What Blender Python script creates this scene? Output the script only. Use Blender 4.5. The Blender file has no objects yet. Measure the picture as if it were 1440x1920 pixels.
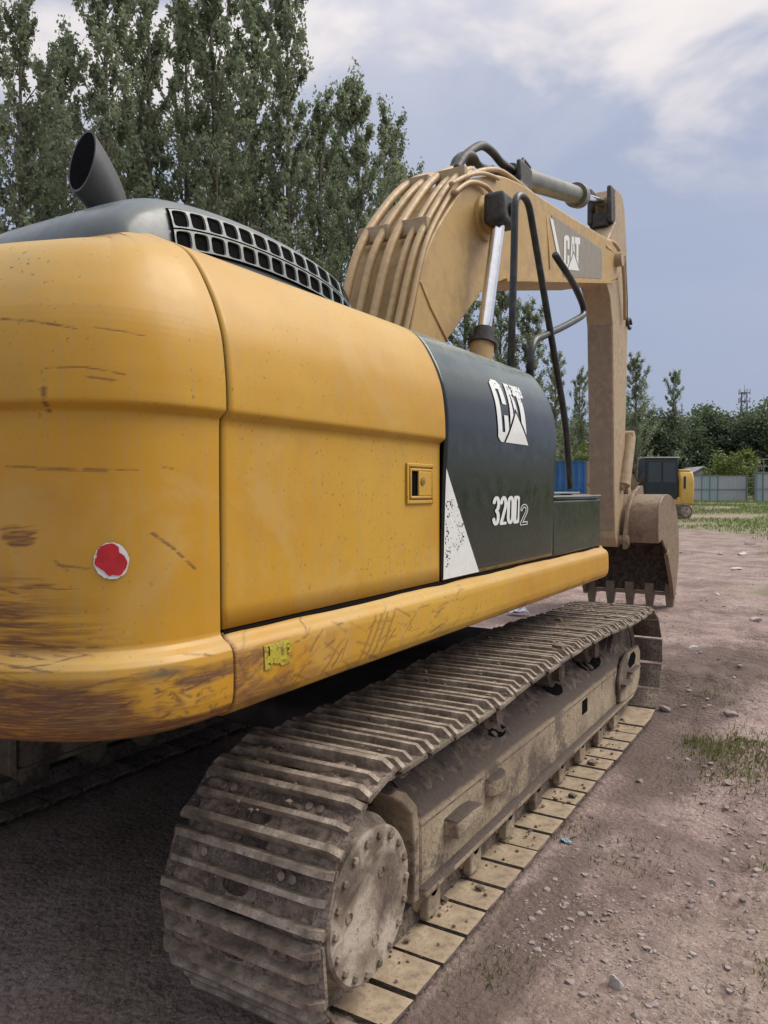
import bpy, bmesh, math, random
import numpy as np
from mathutils import Vector, Matrix

R = math.radians
sc = bpy.context.scene
col = sc.collection
rng = np.random.default_rng(7)
random.seed(7)

# ------------------------------------------------------------------ camera, sky, sun, exposure
CAM = np.array([2.654, -3.84, 1.667]); YAW = R(30.9); PITCH = R(1.668); FPX = 1443.0
cd = bpy.data.cameras.new('camera'); cam = bpy.data.objects.new('camera', cd); col.objects.link(cam)
cam.location = CAM; cam.rotation_euler = (R(90) - PITCH, 0, YAW)
cd.sensor_fit = 'VERTICAL'; cd.sensor_height = 36.0; cd.lens = 36.0 * FPX / 1920.0
cd.clip_start = 0.05; cd.clip_end = 3000
sc.camera = cam
SUN_EL, SUN_AZ = R(50), R(-46)            # sun veiled by cloud, high, ahead of the machine and to its right
SUN_DIR = Vector((-math.sin(SUN_AZ) * math.cos(SUN_EL), math.cos(SUN_AZ) * math.cos(SUN_EL), math.sin(SUN_EL)))
SUN_STRENGTH, SKY_STRENGTH, EXPOSURE = 1.3, 0.12, 1.1
CLOUD_GAIN, CLOUD_TURN = 4.0, 23.0
sl = bpy.data.lights.new('sun', 'SUN'); sl.energy = SUN_STRENGTH; sl.angle = R(40); sl.color = (1.0, 0.95, 0.87)
so = bpy.data.objects.new('sun', sl); col.objects.link(so)
so.rotation_euler = (-SUN_DIR).to_track_quat('-Z', 'Y').to_euler()
sc.view_settings.view_transform = 'Standard'; sc.view_settings.look = 'None'
sc.view_settings.exposure = EXPOSURE; sc.view_settings.gamma = 1.0; sc.view_settings.use_curve_mapping = False
sc.cycles.use_denoising = True
sc.cycles.max_bounces = 8


class NT:
    """small wrapper for building node trees"""
    def __init__(s, tree): s.t = tree; s.n = tree.nodes; s.l = tree.links
    def node(s, kind, **kw):
        nd = s.n.new(kind)
        for k, v in kw.items(): setattr(nd, k, v)
        return nd
    def put(s, sock, v):
        if isinstance(v, bpy.types.NodeSocket): s.l.new(v, sock)
        elif v is not None:
            if isinstance(v, (tuple, list)) and len(v) == 3 and sock.type == 'RGBA': v = (*v, 1)
            sock.default_value = v
    def math(s, op, a, b=None, c=None, clamp=False):
        nd = s.node('ShaderNodeMath', operation=op, use_clamp=clamp)
        for i, v in enumerate((a, b, c)):
            if v is not None: s.put(nd.inputs[i], v)
        return nd.outputs[0]
    def mix(s, f, a, b, mode='MIX'):
        nd = s.node('ShaderNodeMix', data_type='RGBA', blend_type=mode)
        s.put(nd.inputs[0], f); s.put(nd.inputs[6], a); s.put(nd.inputs[7], b)
        return nd.outputs[2]
    def noise(s, vec, scale, detail=4, rough=.55, dist=0.):
        nd = s.node('ShaderNodeTexNoise'); nd.inputs['Scale'].default_value = scale
        nd.inputs['Detail'].default_value = detail; nd.inputs['Roughness'].default_value = rough
        nd.inputs['Distortion'].default_value = dist
        if vec is not None: s.l.new(vec, nd.inputs['Vector'])
        return nd.outputs['Fac']
    def ramp(s, f, stops, interp='LINEAR'):
        nd = s.node('ShaderNodeValToRGB'); e = nd.color_ramp.elements; nd.color_ramp.interpolation = interp
        while len(e) < len(stops): e.new(.5)
        for el, (p, c) in zip(e, stops):
            el.position = p; el.color = (c, c, c, 1) if isinstance(c, (int, float)) else (*c, 1)
        s.l.new(f, nd.inputs[0])
        return nd.outputs[0]
    def maprange(s, v, a, b, c=0., d=1., smooth=False):
        nd = s.node('ShaderNodeMapRange', interpolation_type='SMOOTHSTEP' if smooth else 'LINEAR')
        s.put(nd.inputs[0], v)
        for i, q in enumerate((a, b, c, d)): nd.inputs[i + 1].default_value = q
        return nd.outputs[0]
    def scalevec(s, vec, sx, sy, sz):
        nd = s.node('ShaderNodeMapping'); s.l.new(vec, nd.inputs[0]); nd.inputs['Scale'].default_value = (sx, sy, sz)
        return nd.outputs[0]


def build_world():
    w = bpy.data.worlds.new('World'); sc.world = w; w.use_nodes = True
    w.node_tree.nodes.clear(); g = NT(w.node_tree)
    sky = g.node('ShaderNodeTexSky', sky_type='NISHITA', sun_disc=False)
    sky.sun_elevation = SUN_EL; sky.sun_rotation = -SUN_AZ; sky.dust_density = 2.0
    d = g.node('ShaderNodeTexCoord').outputs['Generated']
    sep = g.node('ShaderNodeSeparateXYZ'); g.l.new(d, sep.inputs[0])
    el = g.math('MAXIMUM', sep.outputs[2], 0.0)
    # directions projected on a cloud deck far above, so that the clouds flatten towards the horizon
    k = g.math('DIVIDE', 1.0, g.math('ADD', el, 0.16))
    cv = g.node('ShaderNodeCombineXYZ')
    g.l.new(g.math('MULTIPLY', sep.outputs[0], k), cv.inputs[0]); g.l.new(g.math('MULTIPLY', sep.outputs[1], k), cv.inputs[1])
    cv.inputs[2].default_value = 4.3
    mp = g.node('ShaderNodeMapping'); g.l.new(cv.outputs[0], mp.inputs[0]); mp.inputs['Rotation'].default_value = (0, 0, R(CLOUD_TURN)); cvr = mp.outputs[0]
    n1 = g.noise(cvr, 1.05, 6, .52, .3)
    n2 = g.noise(cvr, 1.9, 5, .55, .25)
    base = g.ramp(el, [(0, (.42, .47, .58)), (.08, (.35, .405, .545)), (.28, (.375, .43, .585)), (.42, (.47, .51, .64)), (.58, (.68, .675, .745)), (1, (1.0, .99, 1.0))])
    dark = g.math('MULTIPLY', g.maprange(n1, .45, .58, 0, 1, True), g.maprange(el, .08, .34, .15, 1))
    c = g.mix(g.math('MULTIPLY', dark, .72), base, (.36, .415, .565))
    brt = g.math('MULTIPLY', g.maprange(n2, .47, .62, 0, 1, True), g.maprange(el, .30, .46, 0, .8))
    c = g.mix(brt, c, (.95, .875, .84))
    # forward-scattered glow around the veiled sun, broken up by the same clouds
    dot = g.node('ShaderNodeVectorMath', operation='DOT_PRODUCT'); g.l.new(d, dot.inputs[0]); dot.inputs[1].default_value = SUN_DIR
    glow = g.math('POWER', g.math('MAXIMUM', dot.outputs['Value'], 0.0), 6.0)
    glow = g.math('MULTIPLY', glow, g.maprange(n1, .38, .58, .95, .2, True))
    c = g.mix(g.math('MINIMUM', glow, 1.0), c, (1.45, 1.28, 1.10))
    scl = g.node('ShaderNodeVectorMath', operation='SCALE'); g.l.new(c, scl.inputs[0]); scl.inputs['Scale'].default_value = CLOUD_GAIN
    zen = g.node('ShaderNodeVectorMath', operation='SCALE'); g.l.new(scl.outputs[0], zen.inputs[0]); g.l.new(g.maprange(el, .5, 1, 1, 1.7), zen.inputs['Scale'])   # an overcast sky is brightest overhead
    tot = g.mix(.975, sky.outputs[0], zen.outputs[0])
    bg = g.node('ShaderNodeBackground'); g.l.new(tot, bg.inputs[0]); bg.inputs[1].default_value = SKY_STRENGTH
    out = g.node('ShaderNodeOutputWorld'); g.l.new(bg.outputs[0], out.inputs[0])
build_world()

# ------------------------------------------------------------------ photograph pixel -> direction -> place
_r = np.array([math.cos(YAW), math.sin(YAW), 0]); _f = np.array([-math.sin(YAW) * math.cos(PITCH), math.cos(YAW) * math.cos(PITCH), -math.sin(PITCH)])
_u = np.cross(_r, _f)
def at(x, y, X=None, Y=None, Z=None, D=None):
    d = _f + _r * (x - 720) / FPX - _u * (y - 960) / FPX
    if X is not None: t = (X - CAM[0]) / d[0]
    elif Y is not None: t = (Y - CAM[1]) / d[1]
    elif Z is not None: t = (Z - CAM[2]) / d[2]
    else: t = D
    return CAM + t * d

# ------------------------------------------------------------------ materials
MATS = {}
def new_mat(name):
    m = bpy.data.materials.new(name); m.use_nodes = True; m.node_tree.nodes.clear(); MATS[name] = m
    g = NT(m.node_tree)
    b = g.node('ShaderNodeBsdfPrincipled'); o = g.node('ShaderNodeOutputMaterial'); g.l.new(b.outputs[0], o.inputs[0])
    return m, g, b
def coords(g, which='Object'): return g.node('ShaderNodeTexCoord').outputs[which]
def bump(g, b, h, strength, dist):
    nd = g.node('ShaderNodeBump'); nd.inputs['Strength'].default_value = strength; nd.inputs['Distance'].default_value = dist
    g.l.new(h, nd.inputs['Height']); g.l.new(nd.outputs[0], b.inputs['Normal'])

def plain(name, c, rough=.5, metal=0., vary=.25, scale=12., dirt=None, dirt_amt=0., bump_amt=0., bump_scale=60., coat=0., spec=.5, dust_sheen=None):
    """a paint or metal with uneven tone, patchy dirt and fine relief"""
    m, g, b = new_mat(name); v = coords(g)
    n = g.noise(v, scale, 5, .6); n2 = g.noise(v, scale * 4.3, 4, .65)
    cc = g.mix(g.maprange(n, .3, .7), tuple(x * (1 - vary) for x in c), tuple(min(1, x * (1 + vary)) for x in c))
    if dirt: cc = g.mix(g.math('MULTIPLY', g.maprange(g.math('ADD', g.math('MULTIPLY', n, .6), g.math('MULTIPLY', n2, .4)), .42, .62, 0, 1, True), dirt_amt), cc, dirt)
    g.put(b.inputs['Base Color'], cc)
    g.put(b.inputs['Roughness'], g.maprange(n2, .3, .7, max(.05, rough - .1), min(1, rough + .12)))
    b.inputs['Metallic'].default_value = metal; b.inputs['Coat Weight'].default_value = coat; b.inputs['Coat Roughness'].default_value = .2
    b.inputs['Specular IOR Level'].default_value = spec
    if dust_sheen:
        nz = g.node('ShaderNodeSeparateXYZ'); g.l.new(g.node('ShaderNodeNewGeometry').outputs['Normal'], nz.inputs[0])
        f = g.math('MULTIPLY', g.maprange(nz.outputs[2], .12, .85, 0, dust_sheen[1], True), g.maprange(n, .3, .7, .6, 1.0)); g.put(b.inputs['Base Color'], g.mix(f, cc, dust_sheen[0]))      # dust, and sky sheen put into the colour, on what faces up
    if bump_amt: bump(g, b, g.noise(v, bump_scale, 5, .65), .6, bump_amt)
    return m

def paint_yellow(name, c, c2):
    """machine paint: faded, with a vertex attribute 'wear' (red = scratches to primer and rust, green = brown scuffing, blue = grime)"""
    m, g, b = new_mat(name); v = coords(g)
    n = g.noise(v, 1.3, 3, .5); n2 = g.noise(v, 7, 5, .6); n3 = g.noise(g.scalevec(v, 46, 46, 2.2), 1, 4, .65)
    cc = g.mix(g.maprange(n, .35, .65), c, c2)
    cc = g.mix(g.math('MULTIPLY', g.maprange(n2, .5, .72), .25), cc, (.33, .19, .05))
    cc = g.mix(g.math('MULTIPLY', g.maprange(n3, .50, .70), .34), cc, (.37, .26, .12))                     # rain streaks
    nz = g.node('ShaderNodeSeparateXYZ'); g.l.new(g.node('ShaderNodeNewGeometry').outputs['Normal'], nz.inputs[0])
    dust_sheen = g.math('MULTIPLY', g.maprange(nz.outputs[2], .05, .85, .0, .5), g.maprange(n2, .3, .7, .35, 1.0))
    cc = g.mix(dust_sheen, cc, (.50, .385, .20))                                                                   # settled dust
    cc = g.mix(g.math('MULTIPLY', g.maprange(g.noise(v, 2.1, 6, .68, .6), .50, .66, 0, 1, True), .30), cc, (.52, .37, .15))      # chalky fading in patches
    chip = g.math('MULTIPLY', g.maprange(g.noise(v, 85, 2, .5), .68, .71), g.maprange(n, .38, .58))
    cc = g.mix(g.math('MULTIPLY', chip, .8), cc, (.12, .06, .03))                                           # chips
    at_ = g.node('ShaderNodeAttribute', attribute_name='wear'); s = g.node('ShaderNodeSeparateColor'); g.l.new(at_.outputs['Color'], s.inputs[0])
    fine = g.noise(g.scalevec(v, 14, 14, 260), 1, 3, .6)
    scuff = g.math('MULTIPLY', s.outputs[1], g.maprange(fine, .36, .54, .45, 1.0))
    rust = g.mix(g.noise(v, 40, 3), (.085, .032, .016), (.185, .075, .036))
    cc = g.mix(g.math('MINIMUM', scuff, .92), cc, rust)
    cc = g.mix(s.outputs[2], cc, (.11, .085, .05))
    cc = g.mix(s.outputs[0], cc, (.095, .042, .026))
    g.put(b.inputs['Base Color'], cc)
    wear = g.math('MAXIMUM', g.math('MAXIMUM', s.outputs[0], s.outputs[1]), s.outputs[2])
    g.put(b.inputs['Roughness'], g.math('ADD', g.maprange(n2, .3, .7, .34, .52), g.math('MULTIPLY', wear, .3), clamp=True))
    b.inputs['Coat Weight'].default_value = .06; b.inputs['Coat Roughness'].default_value = .3; b.inputs['Specular IOR Level'].default_value = .38
    hb = g.math('ADD', g.math('SUBTRACT', g.math('MULTIPLY', g.noise(v, 130, 2), .08), wear), g.math('MULTIPLY', g.noise(v, 3.2, 2), 7.0))
    bump(g, b, hb, .5, .0015)
    return m

def make_materials():
    paint_yellow('yellow', (.48, .242, .014), (.53, .305, .030))
    plain('boom_yellow', (.46, .30, .105), .5, 0, .16, 2.2, (.26, .17, .09), .6, .002, 90)
    plain('arm_dusty', (.40, .30, .178), .6, 0, .2, 3, (.24, .17, .12), .7, .002, 90)
    plain('arm_shaded', (.30, .225, .155), .65, 0, .25, 3, (.18, .135, .095), .7, .002, 90)  # darker copy of the arm colour, shade on the stick's back painted in
    plain('bucket_steel', (.27, .195, .13), .55, .2, .3, 5, (.12, .08, .055), .8, .004, 60)
    plain('exhaust_black', (.028, .032, .037), .45, 0, .3, 6, (.06, .055, .05), .4)
    plain('pipe_yellow', (.46, .31, .14), .45, 0, .2, 5, (.25, .17, .1), .6)
    plain('black_paint', (.006, .011, .011), .19, 0, .25, 3, (.014, .018, .016), .35, .0, 200, coat=.0, spec=.62, dust_sheen=((.30, .36, .335), .8))
    plain('hood_paint', (.03, .047, .05), .34, 0, .2, 3, (.07, .08, .08), .4, .0006, 200, coat=.2, dust_sheen=((.24, .28, .27), .35))
    plain('grille_grey', (.23, .26, .255), .4, 0, .2, 8, (.1, .11, .11), .4)
    plain('hole_shade', (.004, .0045, .005), .9, spec=.05)  # near-black standing in for the shade inside openings
    plain('rubber', (.02, .021, .022), .55, 0, .3, 20, (.10, .085, .065), .5)
    plain('rail_black', (.012, .013, .014), .35, 0, .3, 20, (.08, .07, .055), .35)
    plain('chrome', (.75, .76, .78), .12, 1.0, .08, 20)
    plain('cyl_grey', (.10, .105, .085), .38, 0, .25, 6, (.22, .19, .12), .5, coat=.2)
    plain('decal_white', (.74, .76, .74), .4, 0, .06, 10, (.5, .5, .47), .35)
    plain('decal_grey', (.235, .21, .165), .5, 0, .1, 10)
    plain('sticker_red', (.42, .012, .02), .35, 0, .15, 30)
    plain('sticker_lime', (.50, .42, .03), .5, 0, .3, 40, (.12, .08, .03), .9)
    plain('seal', (.008, .006, .006), .9, spec=.1)
    plain('lock_metal', (.42, .30, .09), .3, .7, .2, 40)
    plain('under_frame', (.03, .026, .022), .85, 0, .3, 6, (.06, .045, .035), .7, .003, 50)
    plain('glass', (.02, .03, .035), .08, 0, .1, 3, coat=.6)
    # muddy steel of the undercarriage
    m, g, b = new_mat('track_mud'); v = coords(g)
    n = g.noise(v, 6, 6, .65); n2 = g.noise(v, 45, 5, .7)
    oi = g.node('ShaderNodeObjectInfo').outputs['Random']
    cc = g.ramp(g.math('ADD', n, g.math('MULTIPLY', g.math('SUBTRACT', oi, .5), .14)), [(.3, (.055, .041, .03)), (.45, (.135, .104, .08)), (.57, (.235, .187, .147)), (.70, (.40, .33, .265))])
    cc = g.mix(g.maprange(n2, .50, .68), cc, (.055, .04, .028)); cc = g.mix(g.maprange(g.noise(v, 110, 3), .58, .74), cc, (.42, .36, .30))
    g.put(b.inputs['Base Color'], cc); b.inputs['Roughness'].default_value = .8
    bump(g, b, g.math('ADD', n2, g.math('MULTIPLY', n, .8)), 1.0, .022)
    m, g, b = new_mat('track_edge'); v = coords(g)
    n = g.noise(v, 14, 5, .65); n2 = g.noise(v, 70, 4, .7)
    cc = g.ramp(n, [(.3, (.10, .078, .06)), (.5, (.24, .195, .15)), (.68, (.42, .35, .28))]); cc = g.mix(g.maprange(n2, .55, .75), cc, (.08, .06, .05))
    g.put(b.inputs['Base Color'], cc); b.inputs['Roughness'].default_value = .55; b.inputs['Metallic'].default_value = .25
    bump(g, b, n2, .7, .005)
    m, g, b = new_mat('shoe_inner'); v = coords(g)
    n = g.noise(v, 9, 5, .6); n2 = g.noise(v, 60, 4, .7)
    oi = g.node('ShaderNodeObjectInfo').outputs['Random']
    cc = g.mix(g.maprange(n, .3, .7), (.28, .215, .145), (.49, .39, .275))
    cc = g.mix(g.math('MULTIPLY', oi, .35), cc, (.28, .21, .15))
    cc = g.mix(g.maprange(g.noise(v, 22, 5, .7), .52, .70, 0, .8), cc, (.20, .145, .10))
    cc = g.mix(g.maprange(n2, .58, .72), cc, (.15, .105, .07))
    g.put(b.inputs['Base Color'], cc); b.inputs['Roughness'].default_value = .6; b.inputs['Metallic'].default_value = .1
    bump(g, b, n2, .5, .003)
    m, g, b = new_mat('frame_mud'); v = coords(g)          # yellow beam under dried mud; damp soil lies on what faces up
    n = g.noise(v, 4, 6, .65); n2 = g.noise(v, 38, 5, .7); n3 = g.noise(v, 120, 4, .7)
    cc = g.ramp(n, [(.3, (.20, .15, .105)), (.5, (.33, .26, .175)), (.68, (.44, .36, .25))])
    cc = g.mix(g.maprange(n2, .5, .75), cc, (.135, .098, .07)); cc = g.mix(g.maprange(n3, .6, .78, 0, .6), cc, (.48, .41, .33))
    nz = g.node('ShaderNodeSeparateXYZ'); g.l.new(g.node('ShaderNodeNewGeometry').outputs['Normal'], nz.inputs[0])
    soil = g.mix(n2, (.045, .033, .027), (.14, .105, .085))
    cc = g.mix(g.maprange(g.math('ADD', g.noise(v, 2.3, 5, .6, .4), g.math('MULTIPLY', n2, .25)), .66, .76, 0, .8, True), cc, soil)
    cc = g.mix(g.maprange(g.math('ADD', nz.outputs[2], g.math('MULTIPLY', n, .5)), .48, .72, 0, 1, True), cc, soil)
    g.put(b.inputs['Base Color'], cc); b.inputs['Roughness'].default_value = .85
    bump(g, b, g.math('ADD', n2, g.math('MULTIPLY', n3, .5)), .9, .01)
    m, g, b = new_mat('disc_mud'); v = coords(g)
    n = g.noise(v, 7, 6, .65, .4); n2 = g.noise(v, 45, 5, .7)
    cc = g.ramp(n, [(.32, (.10, .075, .055)), (.47, (.24, .19, .145)), (.60, (.43, .37, .30))]); cc = g.mix(g.maprange(n2, .56, .74), cc, (.10, .075, .055))
    g.put(b.inputs['Base Color'], cc); b.inputs['Roughness'].default_value = .75
    bump(g, b, n2, .7, .006)
    # ground
    m, g, b = new_mat('dirt'); v = coords(g)
    n0 = g.noise(v, .28, 5, .6); n1 = g.noise(v, 1.7, 6, .62); n2 = g.noise(v, 16, 6, .7); n3 = g.noise(v, 70, 4, .7)
    cc = g.ramp(n1, [(.32, (.17, .118, .105)), (.46, (.28, .20, .18)), (.58, (.36, .27, .245)), (.72, (.44, .36, .325))])
    cc = g.mix(g.math('MULTIPLY', g.maprange(n0, .47, .66, 0, 1, True), .6), cc, (.31, .255, .19))
    cc = g.mix(g.maprange(n2, .50, .70, 0, .85), cc, (.12, .085, .072)); cc = g.mix(g.maprange(n3, .55, .70, 0, .85), cc, (.52, .44, .41)); cc = g.mix(g.maprange(g.noise(v, 55, 3, .6), .58, .70, 0, .8), cc, (.085, .06, .052))
    cc = g.mix(g.math('MULTIPLY', g.maprange(g.noise(v, .75, 4, .6, .5), .54, .66, 0, 1, True), .55), cc, (.13, .092, .078))
    dm = g.node('ShaderNodeAttribute', attribute_name='damp'); cc = g.mix(g.math('MULTIPLY', dm.outputs['Fac'], .8), cc, g.mix(n2, (.075, .052, .046), (.17, .125, .108)))      # turned, still damp soil
    at_ = g.node('ShaderNodeAttribute', attribute_name='green'); cc = g.mix(at_.outputs['Fac'], cc, g.mix(n2, (.10, .13, .045), (.20, .22, .09)))
    g.put(b.inputs['Base Color'], cc); b.inputs['Roughness'].default_value = .92; b.inputs['Specular IOR Level'].default_value = .25
    vo = g.node('ShaderNodeTexVoronoi'); vo.inputs['Scale'].default_value = 34; g.l.new(v, vo.inputs['Vector'])
    bump(g, b, g.math('ADD', g.math('ADD', n2, g.math('MULTIPLY', n3, .6)), g.math('MULTIPLY', vo.outputs['Distance'], -.5)), 1.0, .021)
    m, g, b = new_mat('stone'); v = coords(g)
    n = g.noise(v, 11, 6, .65); geo = g.node('ShaderNodeNewGeometry')
    cc = g.mix(g.maprange(n, .3, .7), (.20, .15, .135), (.40, .33, .305)); cc = g.mix(geo.outputs['Random Per Island'], cc, g.mix(n, (.13, .09, .078), (.44, .385, .36)))
    g.put(b.inputs['Base Color'], cc); b.inputs['Roughness'].default_value = .88; bump(g, b, g.noise(v, 60, 5, .7), .7, .006)
    m, g, b = new_mat('pale_stone'); v = coords(g)
    n = g.noise(v, 14, 6, .65)
    g.put(b.inputs['Base Color'], g.mix(g.maprange(n, .3, .7), (.38, .32, .29), (.64, .60, .56))); b.inputs['Roughness'].default_value = .88; bump(g, b, g.noise(v, 60, 5, .7), .7, .006)
    plain('soil_shade', (.095, .07, .055), .95, 0, .55, 18, (.22, .17, .135), .55, .012, 60)  # soil on the deck, also the painted shade inside the bucket
    plain('soil', (.15, .11, .083), .95, 0, .5, 30, (.31, .245, .19), .5, .012, 60)
    # plants
    def leaf(name, a, c, trans=.3):
        m, g, b = new_mat(name); geo = g.node('ShaderNodeNewGeometry')
        cc = g.mix(geo.outputs['Random Per Island'], a, c)
        oi = g.node('ShaderNodeObjectInfo').outputs['Random']
        cc = g.mix(g.math('MULTIPLY', oi, .35), cc, tuple(x * .7 for x in a))
        g.put(b.inputs['Base Color'], cc); b.inputs['Roughness'].default_value = .5
        tr = g.node('ShaderNodeBsdfTranslucent'); g.put(tr.inputs[0], g.mix(.4, cc, (.16, .22, .05)))
        ms = g.node('ShaderNodeMixShader'); ms.inputs[0].default_value = trans
        g.l.new(b.outputs[0], ms.inputs[1]); g.l.new(tr.outputs[0], ms.inputs[2])
        o = [x for x in g.n if x.type == 'OUTPUT_MATERIAL'][0]; g.l.new(ms.outputs[0], o.inputs[0])
    leaf('leaf_poplar', (.18, .215, .15), (.36, .40, .28), .55)
    leaf('leaf_dark', (.06, .095, .062), (.145, .18, .11), .45)
    leaf('leaf_bright', (.085, .13, .022), (.19, .22, .05))
    leaf('grass_blade', (.12, .15, .045), (.30, .28, .12))
    leaf('meadow_blade', (.10, .165, .035), (.25, .30, .09))
    plain('bark', (.16, .14, .11), .9, 0, .35, 8, (.07, .06, .05), .6, .01, 25)
    plain('fence_grey', (.36, .39, .42), .55, 0, .15, 1.2, (.27, .27, .26), .4)
    plain('fence_teal', (.28, .38, .41), .55, 0, .15, 1.2, (.24, .26, .26), .4)
    plain('fence_blue', (.03, .14, .36), .5, 0, .2, 1.2)
    plain('post_grey', (.16, .17, .18), .6)
    plain('roof_grey', (.42, .43, .46), .7, 0, .1, 1)
    plain('tower_grey', (.16, .17, .2), .6)
    plain('far_yellow', (.58, .36, .06), .5, 0, .2, 2, (.3, .2, .1), .4)
    plain('far_black', (.016, .022, .024), .3, 0, .2, 2)
make_materials()
M = MATS

# ------------------------------------------------------------------ mesh helpers
def link(name, me, mat=None, parent=None, smooth=False, angle=None):
    o = bpy.data.objects.new(name, me); col.objects.link(o)
    if mat is not None and not me.materials:
        for x in (mat if isinstance(mat, (list, tuple)) else [mat]): me.materials.append(M[x])
    if parent is not None: o.parent = parent
    if smooth:
        me.polygons.foreach_set('use_smooth', [True] * len(me.polygons))
        if angle: me.set_sharp_from_angle(angle=R(angle))
    return o
def mesh(name, v, f):
    me = bpy.data.meshes.new(name); me.from_pydata([tuple(map(float, p)) for p in v], [], [tuple(map(int, q)) for q in f]); me.validate(); me.update()
    return me
class MB:
    """collects shapes into one mesh"""
    def __init__(s): s.v = []; s.f = []; s.m = []
    def add(s, v, f, m=0):
        k = len(s.v); s.v += [tuple(p) for p in v]; s.f += [tuple(i + k for i in q) for q in f]; s.m += [m] * len(f); return s
    def box(s, x0, x1, y0, y1, z0, z1, m=0):
        return s.add([(x0,y0,z0),(x1,y0,z0),(x1,y1,z0),(x0,y1,z0),(x0,y0,z1),(x1,y0,z1),(x1,y1,z1),(x0,y1,z1)],
                     [(0,3,2,1),(4,5,6,7),(0,1,5,4),(1,2,6,5),(2,3,7,6),(3,0,4,7)], m)
    def prism(s, prof, x0, x1, m=0):
        """polygon in (y, z) extruded along x"""
        n = len(prof); v = [(x0, y, z) for y, z in prof] + [(x1, y, z) for y, z in prof]
        f = [tuple(range(n))[::-1], tuple(range(n, 2 * n))] + [(i, (i + 1) % n, n + (i + 1) % n, n + i) for i in range(n)]
        return s.add(v, f, m)
    def loft(s, rings, m=0, cap=True, closed=True):
        n = len(rings[0]); v = [p for r in rings for p in r]; f = []
        for k in range(len(rings) - 1):
            for i in range(n if closed else n - 1):
                a, b = k * n + i, k * n + (i + 1) % n; f.append((a, b, b + n, a + n))
        if cap and closed: f += [tuple(range(n))[::-1], tuple(range((len(rings) - 1) * n, len(rings) * n))]
        return s.add(v, f, m)
    def tube(s, path, r, n=10, m=0, cap=True):
        path = [Vector(p) for p in path]; rr = r if isinstance(r, (list, tuple)) else [r] * len(path)
        rings = []; up = None
        for i, p in enumerate(path):
            t = (path[min(i + 1, len(path) - 1)] - path[max(i - 1, 0)]).normalized()
            if up is None: up = t.orthogonal().normalized()
            up = (up - t * up.dot(t)).normalized(); sd = t.cross(up)
            rings.append([tuple(p + (up * math.cos(a) + sd * math.sin(a)) * rr[i]) for a in [2 * math.pi * j / n for j in range(n)]])
        return s.loft(rings, m, cap)
    def lathe(s, prof, c, axis='x', n=32, m=0):
        """(offset along the axis, radius) pairs turned about an axis through c"""
        rings = []
        for o, r in prof:
            ring = []
            for j in range(n):
                a = 2 * math.pi * j / n; p, q = r * math.cos(a), r * math.sin(a)
                ring.append((c[0] + o, c[1] + p, c[2] + q) if axis == 'x' else (c[0] + p, c[1] + q, c[2] + o) if axis == 'z' else (c[0] + q, c[1] + o, c[2] + p))
            rings.append(ring)
        return s.loft(rings, m)
    def build(s, name, mat, parent=None, smooth=False, angle=None, bevel=0., seg=2):
        me = mesh(name, s.v, s.f)
        o = link(name, me, mat, parent, False)
        if any(s.m): me.polygons.foreach_set('material_index', s.m)
        bm = bmesh.new(); bm.from_mesh(me); bmesh.ops.recalc_face_normals(bm, faces=bm.faces[:]); bm.to_mesh(me); bm.free()
        if bevel:
            md = o.modifiers.new('bevel', 'BEVEL'); md.width = bevel; md.segments = seg; md.limit_method = 'ANGLE'; md.angle_limit = R(35)
            smooth, angle = True, angle or 40
        if smooth:
            me.polygons.foreach_set('use_smooth', [True] * len(me.polygons))
            if angle: me.set_sharp_from_angle(angle=R(angle))
        return o
def crom(pts, n):
    """Catmull-Rom curve through pts with n steps a span"""
    P = np.array(pts, float); Q = np.vstack([2 * P[0] - P[1], P, 2 * P[-1] - P[-2]]); out = []
    for i in range(1, len(Q) - 2):
        for t in np.linspace(0, 1, n, endpoint=False):
            a, b, c, d = Q[i - 1], Q[i], Q[i + 1], Q[i + 2]
            out.append(.5 * (2 * b + (c - a) * t + (2 * a - 5 * b + 4 * c - d) * t * t + (3 * b - a - 3 * c + d) * t ** 3))
    out.append(P[-1]); return np.array(out)
def resample(P, step=None, n=None):
    P = np.array(P, float); L = np.concatenate([[0], np.cumsum(np.linalg.norm(np.diff(P, axis=0), axis=1))])
    n = n or max(2, int(round(L[-1] / step)) + 1); s = np.linspace(0, L[-1], n)
    return np.stack([np.interp(s, L, P[:, k]) for k in range(P.shape[1])], 1), s
def grid_mesh(name, G, flip=False):
    a, b = G.shape[:2]; idx = np.arange(a * b).reshape(a, b)
    q = np.stack([idx[:-1, :-1], idx[1:, :-1], idx[1:, 1:], idx[:-1, 1:]], -1).reshape(-1, 4)
    if flip: q = q[:, ::-1]
    me = bpy.data.meshes.new(name); me.vertices.add(a * b); me.vertices.foreach_set('co', G.reshape(-1).astype(np.float32))
    me.loops.add(q.size); me.loops.foreach_set('vertex_index', q.reshape(-1).astype(np.int32))
    me.polygons.add(len(q)); me.polygons.foreach_set('loop_start', np.arange(0, q.size, 4, dtype=np.int32))
    me.update(calc_edges=True); me.validate()
    return me
def quads_mesh(name, V, k=4):
    """V: (n, k, 3) separate polygons"""
    n = len(V); me = bpy.data.meshes.new(name); me.vertices.add(n * k); me.vertices.foreach_set('co', V.reshape(-1).astype(np.float32))
    me.loops.add(n * k); me.loops.foreach_set('vertex_index', np.arange(n * k, dtype=np.int32))
    me.polygons.add(n); me.polygons.foreach_set('loop_start', np.arange(0, n * k, k, dtype=np.int32)); me.update(calc_edges=True)
    return me
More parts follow.
